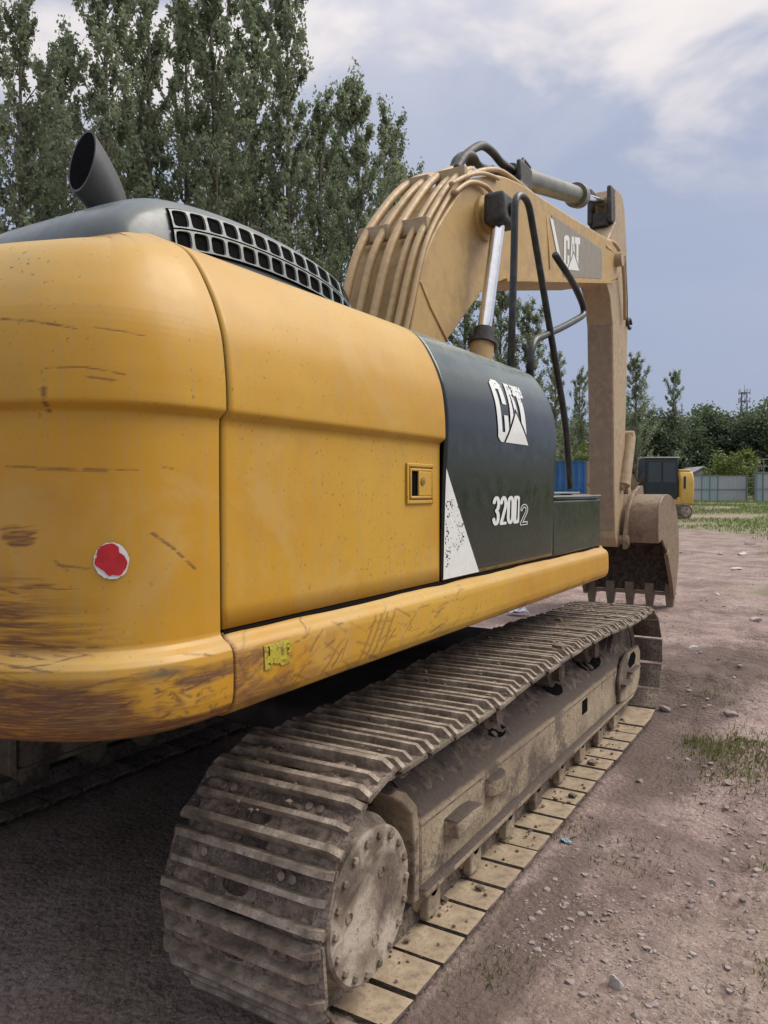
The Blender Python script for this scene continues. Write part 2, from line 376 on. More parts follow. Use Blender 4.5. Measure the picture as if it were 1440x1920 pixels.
def vnoise(x, y, seed=0):
    """smooth value noise in numpy"""
    def h(i, j):
        n = (i.astype(np.int64) * 374761393 + j.astype(np.int64) * 668265263 + seed * 1442695041) & 0xffffffff
        n = ((n ^ (n >> 13)) * 1274126177) & 0xffffffff
        return ((n ^ (n >> 16)) & 0xffff) / 65535.0
    xi, yi = np.floor(x), np.floor(y); fx, fy = x - xi, y - yi; u, v = fx * fx * (3 - 2 * fx), fy * fy * (3 - 2 * fy)
    return (h(xi, yi) * (1 - u) + h(xi + 1, yi) * u) * (1 - v) + (h(xi, yi + 1) * (1 - u) + h(xi + 1, yi + 1) * u) * v
def fbm(x, y, o=4, seed=0):
    s = 0; a = .5
    for k in range(o): s = s + a * vnoise(x * 2 ** k, y * 2 ** k, seed + k); a *= .5
    return s
def set_wear(me, W):
    ca = me.color_attributes.new('wear', 'FLOAT_COLOR', 'POINT'); n = len(me.vertices)
    c = np.ones((n, 4), np.float32); c[:, :3] = W.reshape(n, 3); ca.data.foreach_set('color', c.reshape(-1))
def empty(name, loc=(0, 0, 0), label=None, cat=None, group=None, parent=None):
    o = bpy.data.objects.new(name, None); o.empty_display_size = .2; o.location = loc; col.objects.link(o); o.parent = parent
    if label: tag(o, label, cat, group)
    return o
def tag(o, label=None, cat=None, group=None, kind=None):
    for k, v in (('label', label), ('category', cat), ('group', group), ('kind', kind)):
        if v: o[k] = v
    return o

# ------------------------------------------------------------------ ground
def ground_z(x, y):
    x = np.asarray(x, float); y = np.asarray(y, float)
    d = np.hypot(x - CAM[0], y - CAM[1])
    t = np.clip((d - 26) / 54, 0, 1); z = .45 * t * t * (3 - 2 * t)
    near = np.clip(1 - d / 60, 0, 1)
    z = z + near * ((fbm(x * .55, y * .55, 3, 5) - .45) * .07 + (fbm(x * 2.7, y * 2.7, 3, 15) - .45) * .085 + (fbm(x * 9, y * 9, 3, 25) - .45) * .045 + (fbm(x * 24, y * 24, 2, 35) - .4) * .016)
    # an old crawler print running past the machine, half worn away
    q = x - (2.42 - .10 * y); prt = np.clip((.30 - np.abs(q)) / .06, 0, 1) * np.clip((fbm(x * .9, y * .7, 3, 93) - .36) / .12, 0, 1) * np.clip((9 - y) / 3, 0, 1)
    z = z - prt * (.028 + .014 * np.sign(np.sin(y * 2 * math.pi / .16)) * np.clip(np.abs(np.sin(y * 2 * math.pi / .16)) * 2, 0, 1))
    # pressed flat where the machine stands; churned, heaped soil in front of the right track
    flat = np.clip((np.maximum(np.abs(x) - 1.6, np.maximum(-2.4 - y, y - 2.4))) / .35, 0, 1)
    z = z * (.15 + .85 * flat) - .02 * (1 - flat)
    for hx, hy, hr, hh in ((1.75, 2.75, .5, .15), (2.0, 3.4, .55, .12), (1.95, 2.15, .3, .08), (1.2, 2.95, .4, .12), (2.3, 1.2, .4, .05), (1.5, 3.9, .5, .10), (2.15, 2.75, .3, .07)):
        q = np.hypot(x - hx, (y - hy) * .8) / hr; z = z + hh * np.exp(-q * q * 1.6) * (.6 + .9 * fbm(x * 7, y * 7, 3, 41))
    return z
def green_mask(x, y):
    d = np.hypot(x - CAM[0], y - CAM[1]); n = fbm(x * .16 + 9, y * .16, 4, 61)
    far = np.clip((d - 25) / 14, 0, 1) * np.clip((n - .37) / .12, 0, 1)
    lat = x + .09 * y                                                                    # a grassy verge to the right of the lane
    verge = np.clip((lat - 2.25 + (fbm(x * .5, y * .5, 3, 3) - .5) * 1.2) / .5, 0, 1) * np.clip((d - 8) / 8, 0, 1) * np.clip((fbm(x * .9, y * .9, 3, 8) - .35) / .15, 0, 1)
    return np.clip(np.maximum(far, verge), 0, 1)
def damp_mask(x, y):
    m = np.zeros_like(x)
    for hx, hy, rx, ry in ((1.75, 2.9, .75, 1.0), (1.6, 4.3, .8, 1.1), (1.75, .9, .35, 1.2), (2.2, 3.0, .4, .5), (1.62, -.9, .16, 1.6)):
        m = np.maximum(m, np.exp(-(((x - hx) / rx) ** 2 + ((y - hy) / ry) ** 2)))
    return np.clip((m * .9 + (fbm(x * 2.2, y * 2.2, 4, 87) - .5) * 1.3 - .25) / .35, 0, 1)
def build_ground():
    def axis(lo, dlo, dhi, hi, step, g=1.13):
        a = list(np.arange(dlo, dhi, step)); s = step; v = a[-1]
        while v < hi: s *= g; v += s; a.append(v)
        s = step; v = dlo; b = []
        while v > lo: s *= g; v -= s; b.append(v)
        return np.array(b[::-1] + a)
    xs = axis(-700, .2, 3.6, 700, .026); ys = axis(-120, -3.0, 9.0, 900, .034)
    X, Y = np.meshgrid(xs, ys, indexing='ij'); Z = ground_z(X, Y)
    me = grid_mesh('ground', np.stack([X, Y, Z], -1), flip=False)
    gm = (green_mask(X, Y) * .85).astype(np.float32).reshape(-1)
    a = me.attributes.new('green', 'FLOAT', 'POINT'); a.data.foreach_set('value', gm)
    a = me.attributes.new('damp', 'FLOAT', 'POINT'); a.data.foreach_set('value', damp_mask(X, Y).astype(np.float32).reshape(-1))
    o = link('ground', me, 'dirt', smooth=True); tag(o, kind='structure')
    if me.polygons[0].normal.z < 0: me.flip_normals()
build_ground()

def stone_mesh(name, seed, sub=2, sq=(1, .75, .55), rough=.32):
    bm = bmesh.new(); bmesh.ops.create_icosphere(bm, subdivisions=sub, radius=1)
    r_ = np.random.default_rng(seed); dirs = [Vector(r_.normal(size=3)).normalized() for _ in range(13)]; cut = [r_.uniform(.42, .85) for _ in dirs]
    for v in bm.verts:
        p = v.co.copy()
        for d, c in zip(dirs, cut):
            e = p.dot(d)
            if e > c: p -= d * (e - c) * .9
        p *= 1 + rough * .25 * (r_.random() - .5)
        v.co = Vector((p.x * sq[0], p.y * sq[1], p.z * sq[2]))
    me = bpy.data.meshes.new(name); bm.to_mesh(me); bm.free(); return me

def build_pebbles():
    """loose stones strewn on the dirt, too many and too small to pick out"""
    base = []
    for k in range(6):
        me = stone_mesh('pebble', 100 + k, 1, (1, .8, .6)); base.append((np.array([v.co[:] for v in me.vertices]), np.array([p.vertices[:] for p in me.polygons]))); bpy.data.meshes.remove(me)
    V = []; F = []; k0 = 0; n = 0
    while n < 11000:
        px_, py_ = rng.uniform(560, 1440), 925 + 1000 * rng.random() ** 1.15
        p = at(px_, py_, Z=0)
        d = p[1] - CAM[1]
        if d > 22 or (abs(p[0]) < 1.56 and -2.3 < p[1] < 2.3): continue
        if fbm(np.array([p[0] * 1.3]), np.array([p[1] * 1.3]), 3, 77)[0] < .34 + .22 * rng.random(): continue
        s = min(.019, .0017 + .0014 * rng.pareto(1.75)) * (1 + d * .08); b = base[rng.integers(6)]
        a = rng.uniform(0, 6.28); c, si = math.cos(a), math.sin(a); q = b[0] * s
        q = np.stack([q[:, 0] * c - q[:, 1] * si, q[:, 0] * si + q[:, 1] * c, q[:, 2]], 1)
        V.append(q + [p[0], p[1], float(ground_z(p[0], p[1])) + s * .08]); F.append(b[1] + k0); k0 += len(q); n += 1
    V = np.concatenate(V); F = np.concatenate(F)
    me = bpy.data.meshes.new('pebbles'); me.vertices.add(len(V)); me.vertices.foreach_set('co', V.reshape(-1).astype(np.float32))
    me.loops.add(F.size); me.loops.foreach_set('vertex_index', F.reshape(-1).astype(np.int32)); me.polygons.add(len(F))
    me.polygons.foreach_set('loop_start', np.arange(0, F.size, 3, dtype=np.int32)); me.update(calc_edges=True)
    tag(link('pebbles', me, 'stone', smooth=True, angle=35), 'small loose stones strewn over the reddish dirt', 'pebbles', kind='stuff')

# ------------------------------------------------------------------ the excavator
EX = empty('excavator', (0, 0, 0), 'large yellow and black tracked excavator filling the left and middle', 'excavator')

TOP = [(0.0, 2.405), (.4, 2.404), (.7, 2.40), (.88, 2.388), (1.012, 2.367), (1.075, 2.338), (1.118, 2.309), (1.156, 2.264), (1.191, 2.205), (1.219, 2.144), (1.243, 2.066), (1.255, 1.972), (1.258, 1.90)]
LOW = [(1.258, 1.884), (1.2575, 1.8765), (1.254, 1.870), (1.237, 1.857), (1.2328, 1.852), (1.232, 1.83)]
def profile_yellow():
    up = crom(TOP[4:], 5); return np.vstack([crom(TOP[:5], 4)[:-1], up, np.array(LOW), [(1.2315, z) for z in np.linspace(1.79, 1.292, 9)]])
def profile_black():
    up = crom(TOP[4:-1] + [(1.256, 1.9), (1.2475, 1.7), (1.2415, 1.5), (1.237, 1.292)], 6); return np.vstack([crom(TOP[:5], 4)[:-1], up])
def side_surface(prof):
    """returns X(z) for the outer side of a profile"""
    p = np.array(prof); o = np.argsort(p[:, 1]); return lambda z: np.interp(z, p[o, 1], p[o, 0])

def panel(name, prof, y0, y1, mat, xmin=.0, thick=.02, ny=40):
    p = np.array([q for q in prof if q[0] >= xmin]); ys = np.linspace(y0, y1, ny)
    G = np.stack([np.repeat(p[:, :1], ny, 1), np.repeat(ys[None], len(p), 0), np.repeat(p[:, 1:], ny, 1)], -1)
    me = grid_mesh(name, G, flip=False); o = link(name, me, mat, EX, True, 50)
    md = o.modifiers.new('thickness', 'SOLIDIFY'); md.thickness = thick; md.offset = -1
    return o

def strokes(S, Z, items):
    """darkness of hand-placed and random scratch strokes on a (s, z) grid"""
    W = np.zeros_like(S)
    for pts, w, a in items:
        pts = np.array(pts)
        for (s0, z0), (s1, z1) in zip(pts[:-1], pts[1:]):
            dx, dz = s1 - s0, z1 - z0; L = max(dx * dx + dz * dz, 1e-9)
            lo, hi = min(s0, s1) - .02, max(s0, s1) + .02
            ii = np.where((S[:, 0] > lo) & (S[:, 0] < hi))[0]; jj = np.where((Z[0] > min(z0, z1) - .02) & (Z[0] < max(z0, z1) + .02))[0]
            if not len(ii) or not len(jj): continue
            sub = np.ix_(ii, jj); s_, z_ = S[sub], Z[sub]
            t = np.clip(((s_ - s0) * dx + (z_ - z0) * dz) / L, 0, 1)
            d = np.hypot((s_ - s0 - t * dx) * .6, z_ - z0 - t * dz)
            W[sub] = np.maximum(W[sub], a * np.clip(1.35 - d / w, 0, 1))
    return W

CWPLAN = [(1.258, -2.314), (1.257, -2.40), (1.235, -2.52), (1.175, -2.625), (1.07, -2.705), (.93, -2.762), (.7, -2.83), (.35, -2.885), (0, -2.905)]
BUMP = [(1.2315, 1.29), (1.2335, 1.280), (1.243, 1.270), (1.262, 1.259), (1.273, 1.245), (1.277, 1.225), (1.278, 1.18), (1.277, 1.13), (1.272, 1.103), (1.257, 1.080), (1.232, 1.067), (1.20, 1.062), (1.13, 1.058), (.98, 1.056)]
def cw_point(px_, py_):
    """a photograph pixel on the counterweight: (s, z) found on the plan curve"""
    best = None
    for i in range(len(CW_P) - 1):
        q = CW_P[i]
        v = np.array([q[0], q[1], 1.6]) - CAM; x = 720 + FPX * (v @ _r) / (v @ _f)
        if best is None or abs(x - px_) < best[0]: best = (abs(x - px_), i)
    i = best[1]; q = CW_P[i]; z = at(px_, py_, D=(np.array([q[0], q[1], 1.6]) - CAM) @ _f)[2]
    return CW_S[i], z
def build_counterweight():
    global CW_P, CW_S
    half = crom(CWPLAN, 24); CW_P, CW_S = resample(half, .0055)
    left = CW_P[::-1][1:] * [-1, 1]; left, _ = resample(left, .06)
    plan = np.vstack([CW_P, left]); S = np.concatenate([CW_S, CW_S[-1] + .06 * np.arange(1, len(left) + 1)])
    tan = np.gradient(plan, axis=0); tan /= np.linalg.norm(tan, axis=1)[:, None]; nrm = np.stack([-tan[:, 1], tan[:, 0]], 1)
    # outward normal must point away from the machine
    sgn = np.sign((nrm * plan).sum(1)); nrm *= sgn[:, None]
    side = np.vstack([np.array(profile_yellow())[:], np.array(BUMP)])
    side = side[side[:, 0] > .985]
    p, _ = resample(side, .0031)
    off = 1.258 - p[:, 0]
    offc = np.minimum(off, .255 + np.maximum(off - .255, 0) * .2)
    G = np.zeros((len(plan), len(p), 3))
    G[:, :, 0] = plan[:, None, 0] - nrm[:, None, 0] * offc[None]; G[:, :, 1] = plan[:, None, 1] - nrm[:, None, 1] * offc[None]; G[:, :, 2] = p[None, :, 1]
    ks = 1 - .15 * np.clip((np.minimum(S, 2 * CW_S[-1] - S) - .02) / .30, 0, 1)           # the roll at the top is tighter round the tail than beside the doors
    zt = p[:, 1] - 2.10; G[:, :, 2] = np.where(zt[None] > 0, 2.10 + zt[None] * ks[:, None], G[:, :, 2])
    # shallow hand-cast unevenness and dents
    SS, ZZ = np.repeat(S[:, None], len(p), 1), np.repeat(p[None, :, 1], len(S), 0)
    dent = (fbm(SS * 5, ZZ * 5, 2, 3) - .4) * .0025
    G[:, :, :2] -= nrm[:, None, :] * dent[..., None]
    me = grid_mesh('counterweight', G, flip=False)
    # wear
    C = lambda *pp: [cw_point(a, b) for a, b in pp]
    r_ = np.random.default_rng(11); it = []
    it += [(C((0, 598), (60, 603), (145, 616)),   .003, .9), (C((180, 615), (230, 622), (278, 632)), .0022, .7), (C((88, 692), (160, 690), (238, 704)), .0022, .75),
           (C((165, 708), (228, 716)), .0026, .7), (C((85, 728), (83, 770)), .004, .8), (C((0, 874), (80, 877), (180, 880), (262, 882)), .0026, .7), (C((60, 880), (200, 884)), .003, .5), (C((318, 877), (336, 879)), .003, .6),
           (C((292, 1002), (335, 1030), (375, 1068)), .0036, .85), (C((300, 1010), (318, 1020)), .003, .5), (C((100, 1062), (160, 1070)), .003, .7), (C((95, 1055), (115, 1072)), .003, .6)]
    for k in range(520):
        # long rubbing marks low on the corner, denser towards the tail and the lip
        s0 = r_.uniform(.18, 2.2); z0 = 1.13 + .33 * r_.random() ** 1.5
        if z0 > 1.3 and s0 < .42 + .3 * r_.random(): continue
        if s0 < .34 and r_.random() < .6: continue
        L = r_.uniform(.03, .34); sl_ = r_.normal(0, .02); pts = [(s0, z0)]
        for j in range(5): pts.append((pts[-1][0] + L / 5, pts[-1][1] + sl_ * L + r_.normal(0, .0022)))
        it.append((pts, r_.uniform(.0014, .003), r_.uniform(.25, .95)))
    for k in range(60):
        s0, z0 = r_.uniform(.02, .25), r_.uniform(1.08, 1.25); it.append(([(s0, z0), (s0 + r_.uniform(-.03, .09), z0 + r_.normal(0, .015))], r_.uniform(.002, .004), r_.uniform(.3, .8)))
    Rr = strokes(SS, ZZ, it) * np.clip((fbm(SS * 40, ZZ * 260, 3, 71) - .22) / .22, 0, 1)
    n1 = fbm(SS * 2.5, ZZ * 26, 4, 9); n2 = fbm(SS * 9, ZZ * 14, 4, 19)
    corner = np.clip((SS - .24) / .34, 0, 1)
    band = np.clip((1.49 - .10 * (1 - corner) - ZZ) / .12, 0, 1) * np.clip((ZZ - 1.262) / .03, 0, 1)
    n4 = fbm(SS * 7, ZZ * 130, 3, 91); Gg = np.clip((n1 * .5 + n4 * .5 - .43 + .10 * corner) / .10, 0, 1) * band * corner * .95
    lip = np.clip((1.232 - ZZ) / .035, 0, 1)
    Gg = np.maximum(Gg, lip * np.clip((n1 * .55 + n2 * .45 - .36 + .2 * np.clip((SS - .15) / .4, 0, 1)) / .12, 0, 1) * .98)
    z_ed = 1.158 - .05 * np.clip((.42 - SS) / .3, 0, 1.6)
    Gg = np.maximum(Gg, np.clip((z_ed + (n1 - .47) * .08 - ZZ) / .012, 0, 1) * .95)      # the underside of the lip rubbed to primer
    chip = np.clip((n2 - .62) / .05, 0, 1) * np.clip((1.40 - ZZ) / .1, 0, 1) * np.clip((ZZ - 1.26) / .02, 0, 1) * np.clip((SS - .3) / .3, 0, 1)
    Rr = np.maximum(Rr, chip * .7)
    s1, z1 = cw_point(20, 1010); blob = np.exp(-(((SS - s1) / .09) ** 2 + ((ZZ - z1) / .05) ** 2)); Gg = np.maximum(Gg, np.clip((blob * (n1 * .6 + fbm(SS * 14, ZZ * 120, 3, 44) * .9) - .46) / .12, 0, 1) * .85)
    s1, z1 = cw_point(70, 1105); blob = np.exp(-(((SS - s1) / .15) ** 2 + ((ZZ - z1) / .022) ** 2)); Gg = np.maximum(Gg, np.clip((blob * (n1 * .6 + fbm(SS * 12, ZZ * 130, 3, 45) * .9) - .48) / .12, 0, 1) * .85)
    s1, z1 = cw_point(300, 1262); Bb = np.exp(-(((SS - s1) / .05) ** 2 + ((ZZ - z1) / .014) ** 2)) * .9
    Bb = np.maximum(Bb, .35 * np.clip((n2 - .5) / .15, 0, 1) * lip)
    set_wear(me, np.stack([Rr, Gg, np.clip(Bb, 0, 1)], -1))
    o = link('counterweight', me, 'yellow', EX, True)
    # closing faces: top plate and underside
    topring = G[:, 0]; botring = G[:, -1]
    MB().add([tuple(q) for q in topring] , [tuple(range(len(topring)))]).build('top_plate', 'yellow', o)
    MB().add([tuple(q) for q in botring] , [tuple(range(len(botring)))]).build('bottom_plate', 'under_frame', o)
    # end face towards the door
    e = G[0]; inner = e.copy(); inner[:, 0] -= .12
    MB().add([tuple(q) for q in e] + [tuple(q) for q in inner], [(i, i + 1, len(e) + i + 1, len(e) + i) for i in range(len(e) - 1)]).build('end_face', 'seal', o)
    # round sticker, its white backing torn at the edges
    def on(s, z, out):
        i = np.interp(s, CW_S, np.arange(len(CW_S))); i0 = int(i); f = i - i0; q = CW_P[i0] * (1 - f) + CW_P[min(i0 + 1, len(CW_P) - 1)] * f; n = nrm[i0]
        dd = -.0265 + out; return (q[0] + n[0] * dd, q[1] + n[1] * dd, z)
    s1, z1 = cw_point(206, 1054)
    for nm, rad, jag, ox, oz, out, mt, seed in (('sticker_backing', .046, .10, .0, 0, .004, 'decal_white', 1), ('round_sticker', .043, .55, .002, .001, .0065, 'sticker_red', 4)):
        rr = np.random.default_rng(seed); n = 44; ph = np.linspace(0, 2 * np.pi, n, endpoint=False)
        rad_ = rad * (1 - jag * (.55 * np.maximum(0, np.cos(ph - 5.4)) ** 6 + .3 * np.maximum(0, np.cos(ph - 2.6)) ** 8 + .25 * np.maximum(0, np.cos(ph * 3 - 1)) ** 3) - .06 * rr.random(n)); v = [on(s1 + ox, z1 + oz, out)] + [on(s1 + ox + a * math.cos(t), z1 + oz + a * math.sin(t), out) for a, t in zip(rad_, ph)]
        MB().add(v, [(0, 1 + i, 1 + (i + 1) % n) for i in range(n)]).build(nm, mt, o)
    return o

def decal(name, inside, y0, y1, v0, v1, place, nu, nv, mat, parent, wearn=None):
    """flat print cut cell by cell to an outline and laid on a surface: inside(u, v) with u, v in 0..1"""
    U, V = np.meshgrid((np.arange(nu) + .5) / nu, (np.arange(nv) + .5) / nv, indexing='ij'); ok = inside(U, V)
    ii, jj = np.where(ok); us = np.arange(nu + 1) / nu; vs = np.arange(nv + 1) / nv
    gx, gy = np.meshgrid(us, vs, indexing='ij'); P = place(y0 + (y1 - y0) * gx, v0 + (v1 - v0) * gy)
    q = np.stack([P[ii, jj], P[ii + 1, jj], P[ii + 1, jj + 1], P[ii, jj + 1]], 1)
    me = quads_mesh(name, q); bm = bmesh.new(); bm.from_mesh(me); bmesh.ops.remove_doubles(bm, verts=bm.verts, dist=1e-5); bm.to_mesh(me); bm.free()
    return link(name, me, mat, parent)
def seg(U, V, pts, w, asp=1.):
    d = np.full(U.shape, 9.)
    for (a, b), (c, e) in zip(pts[:-1], pts[1:]):
        dx, dy = (c - a), (e - b) * asp; t = np.clip(((U - a) * dx + (V - b) * asp * dy) / (dx * dx + dy * dy + 1e-9), 0, 1)
        d = np.minimum(d, np.hypot(U - a - t * dx, (V - b) * asp - t * dy))
    return d < w
def cat_logo(U, V):
    # three heavy letters with a triangle cut in below the middle one
    C = (U > 0) & (U < .33) & ~((U > .125) & (U < .205) & (V > .15) & (V < .85)) & ~((U > .2) & (V > .42) & (V < .60))
    C &= (U / .10 + np.minimum(V, 1 - V) / .08 > .9) & ((.33 - U) / .10 + np.minimum(V, 1 - V) / .08 > .9)
    xl = .36 + .11 * V; xr = .72 - .11 * V
    A = (U > xl) & (U < xr) & ~((np.abs(U - .54) < .045 * (1.15 - V)) & (V > .46) & (V < .8))
    T = ((U > .655) & (V > .80)) | ((U > .765) & (U < .90))
    T &= U > xr + .035
    tri = V < .50 * (1 - np.abs(U - .60) / .37)
    gap = V < .50 * (1 - np.abs(U - .60) / .37) + .075
    return ((C | A | T) & ~gap) | tri
def model_text(U, V):
    # "320D": glyph strokes in a 4-column box (aspect: height over width of the box 0.72)
    asp = .98; w = .052; x = [0.02, .275, .53, .785]; cw = .16; r = np.zeros(U.shape, bool)
    def arc(cx, cy, rx, ry, a0, a1, n=9): return [(cx + rx * math.cos(R(a)), cy + ry * math.sin(R(a))) for a in np.linspace(a0, a1, n)]
    t = .045; h = cw / 2
    x0 = x[0] + t; r |= seg(U, V, arc(x0 + h - .01, .73, h, .22, 165, -80), w, asp) | seg(U, V, arc(x0 + h - .01, .27, h, .22, 80, -165), w, asp)
    x0 = x[1] + t; r |= seg(U, V, arc(x0 + h - .01, .72, h, .23, 170, -25) + [(x0, .05), (x0 + cw - .01, .05)], w, asp)
    x0 = x[2] + t; r |= seg(U, V, arc(x0 + h, .74, h, .21, 0, 180) + arc(x0 + h, .26, h, .21, 180, 360) + [(x0 + cw, .74)], w, asp)
    x0 = x[3] + t; r |= seg(U, V, [(x0, .05), (x0, .95), (x0 + .07, .95)] + arc(x0 + h, .74, h, .21, 80, 0, 5) + arc(x0 + h, .26, h, .21, 0, -80, 5) + [(x0, .05)], w, asp)
    return r
def small_two(U, V):
    h = .36
    pts = [(.5 + h * math.cos(R(a)), .72 + .2 * math.sin(R(a))) for a in np.linspace(170, -25, 9)] + [(.14, .08), (.88, .08)]
    return seg(U, V, pts, .15, 1.7) & ~seg(U, V, pts, .075, 1.7)

def build_upper():
    build_counterweight()
    yp = profile_yellow(); bp = profile_black()
    # solid dark box, added to block light behind the doors and joints
    MB().box(-1.17, 1.17, -2.40, .38, 1.10, 2.06).box(-1.0, .98, -2.40, .38, 2.06, 2.30).build('bay_light_block', 'seal', EX)
    MB().box(-1.215, 1.215, -2.30, 1.40, 1.085, 1.262).build('main_frame', 'under_frame', EX)
    door = panel('engine_door', yp, -2.302, -1.022, 'yellow', .0, .02, 60)
    # recessed lock: frame, dark plate for the hollow's shade, paddle
    xs = side_surface(yp)
    l = MB(); X0 = 1.2315; y0, y1, z0, z1 = -1.305, -1.085, 1.612, 1.768
    def fr(y0, y1, z0, z1, w, xa, xb): l.box(xa, xb, y0, y0 + w, z0, z1).box(xa, xb, y1 - w, y1, z0, z1).box(xa, xb, y0 + w, y1 - w, z0, z0 + w).box(xa, xb, y0 + w, y1 - w, z1 - w, z1)
    fr(y0, y1, z0, z1, .014, X0 + .0015, X0 + .009); fr(y0 + .02, y1 - .02, z0 + .02, z1 - .02, .01, X0 + .002, X0 + .012)
    lk = l.build('door_latch', 'yellow', door, bevel=.003)
    MB().box(X0 + .001, X0 + .0035, y0 + .024, y1 - .024, z0 + .024, z1 - .024).build('latch_shade', 'hole_shade', door)
    MB().box(X0 + .004, X0 + .012, y0 + .085, y1 - .03, z0 + .03, z1 - .03).build('latch_paddle', 'yellow', door, bevel=.003)
    MB().lathe([(0, .016), (.004, .016), (.005, .007), (.008, .006)], (X0 + .012, y0 + .115, 1.70), 'x', 16).build('key_lock', 'lock_metal', door)
    black = panel('pump_door', bp, -1.006, .385, 'black_paint', .0, .02, 60)
    xb = side_surface([q for q in bp if q[0] > .6])
    # arc length up the black door, for prints laid on its curve
    zz = np.linspace(1.29, 2.36, 300); xx = xb(zz); arc = np.concatenate([[0], np.cumsum(np.hypot(np.diff(zz), np.diff(xx)))])
    def on_black(Y, Vv, out=.004):
        z = np.interp(Vv, arc, zz); x = xb(z); dx = (xb(z + .01) - xb(z - .01)) / .02; nn = np.hypot(1, dx)
        return np.stack([x + out / nn, Y, z - out * dx / nn], -1)
    va = lambda z: float(np.interp(z, zz, arc))
    L0 = at(931, 838, X=1.252); L1 = at(988, 843, X=1.252); zt = 2.19
    nzz = lambda U, V: fbm(U * 9, V * 9, 4, 5)
    decal('brand_logo', lambda U, V: cat_logo(U, V) & ~((fbm(U * 60, V * 30, 2, 8) > .50) & (V > .70) & (U > .5)) & ~((fbm(U * 40, V * 30, 2, 9) > .60) & (V > .8)), L0[1], L1[1] + .01, va(1.893), va(zt), on_black, 130, 130, 'decal_white', black)
    a = at(921, 988, X=1.242); b = at(972, 988, X=1.242); c = at(948, 930, X=1.242)
    decal('model_number', model_text, a[1], b[1], va(a[2] + .005), va(c[2]), on_black, 130, 100, 'decal_white', black)
    e = at(974, 985, X=1.242); f = at(988, 985, X=1.242); h = at(980, 945, X=1.242)
    decal('model_suffix', small_two, e[1], f[1], va(e[2]), va(h[2]), on_black, 60, 90, 'decal_white', black)
    # white wedge with flaking print
    def wedge(U, V): return (U < 1 - V) & ~((fbm(U * 30, V * 60, 3, 3) + .25 * fbm(U * 5, V * 6, 2, 4) > .68) & (np.abs(V - .40 - .2 * U) < .28 * (1.2 - U)) & (U < .62)) | (U < .04 * (1 - V))
    decal('white_wedge', wedge, -1.003, at(897, 1080, X=1.238)[1], va(1.296), va(1.755), on_black, 130, 220, 'decal_white', black)
    # rolled sill below the doors
    sp, _ = resample(np.array(BUMP) - [[.0, .006]], .006)
    ys = np.concatenate([np.linspace(-2.306, -1.2, 150), np.linspace(-1.19, 1.445, 110)])
    G = np.stack([np.repeat(sp[None, :, 0], len(ys), 0), np.repeat(ys[:, None], len(sp), 1), np.repeat(sp[None, :, 1], len(ys), 0)], -1)
    r_ = np.random.default_rng(3); G[:, :, 0] -= (fbm(G[:, :, 1] * 4, G[:, :, 2] * 4, 2, 6) - .4) * .006
    me = grid_mesh('side_sill', G, flip=True)
    S, Z = G[:, :, 1] + 2.31, G[:, :, 2]; it = []
    for k in range(90):
        s0, z0 = 1.5 * r_.random() ** 1.8, r_.uniform(1.08, 1.25); it.append(([(s0, z0), (s0 + r_.uniform(.02, .10), z0 + r_.uniform(-.05, .06))], r_.uniform(.0022, .004), r_.uniform(.25, .8)))
    for s0 in (.62, .66, .70, .75): it.append(([(s0, 1.10), (s0 + .10, 1.23)], .004, .6))
    n2 = fbm(S * 11, Z * 18, 4, 29)
    Gg = np.clip((n2 - .5 + .22 * np.clip(1 - S / .45, 0, 1)) / .1, 0, 1) * np.clip(1.1 - S / .6, 0, 1) * np.clip((1.25 - Z) / .03, 0, 1) * .75
    Gg = np.maximum(Gg, np.clip((.02 + .01 * n2 - S) / .01, 0, 1) * .7)
    Bb = np.clip((n2 - .55) / .1, 0, 1) * np.clip((1.12 - Z) / .05, 0, 1) * .6
    set_wear(me, np.stack([strokes(S, Z, it), Gg, Bb], -1))
    sill = link('side_sill', me, 'yellow', EX, True)
    md = sill.modifiers.new('thickness', 'SOLIDIFY'); md.thickness = .02; md.offset = -1
    MB().box(1.06, 1.236, 1.40, 1.441, 1.10, 1.268).build('sill_end', 'yellow', sill, bevel=.01)
    a, b = at(497, 1208, X=1.283), at(548, 1245, X=1.283)
    def label_(U, V): return (fbm(U * 6, V * 5, 3, 2) < .56) | (np.abs(U - .5) < .3) & (V > .2)
    decal('worn_label', label_, a[1], b[1], 1.165, 1.235, lambda Y, V: np.stack([np.interp(V, sp[::-1, 1], sp[::-1, 0]) + .004, Y, V], -1), 40, 24, 'sticker_lime', sill)
    MB().box(1.12, 1.2335, -2.302, 1.375, 1.266, 1.288).build('joint_seal', 'seal', EX)
    # front tool box with its rolled lid, and the dark inner wall behind
    bx = MB().box(.62, 1.238, .395, 1.372, 1.285, 1.605).build('tool_box', 'black_paint', EX, bevel=.012)
    MB().box(.62, 1.246, .398, 1.378, 1.607, 1.632).build('lid', 'black_paint', bx, bevel=.010)
    MB().box(.80, 1.15, .66, 1.20, 1.640, 1.652).box(.84, .9, .7, .76, 1.63, 1.641).box(1.05, 1.11, 1.1, 1.16, 1.63, 1.641).build('step_plate', 'grille_grey', bx, bevel=.004)
    MB().box(.50, 1.225, .388, .394, 1.635, 2.1).build('bulkhead', 'grille_grey', EX)
    # hood
    ZT = [(-2.06, 2.40), (-2.05, 2.50), (-2.025, 2.60), (-1.97, 2.675), (-1.88, 2.735), (-1.75, 2.783), (-1.5, 2.815), (-1.2, 2.822), (-.9, 2.805), (-.72, 2.772), (-.62, 2.725), (-.565, 2.64), (-.54, 2.52), (-.53, 2.40)]
    zt_ = crom(ZT, 6); SEC = [(0, 0), (.2, .0), (.33, .004), (.41, .017), (.46, .042), (.495, .085), (.515, .15), (.53, .24), (.538, .33), (.54, .47)]
    sec = crom(SEC, 4)
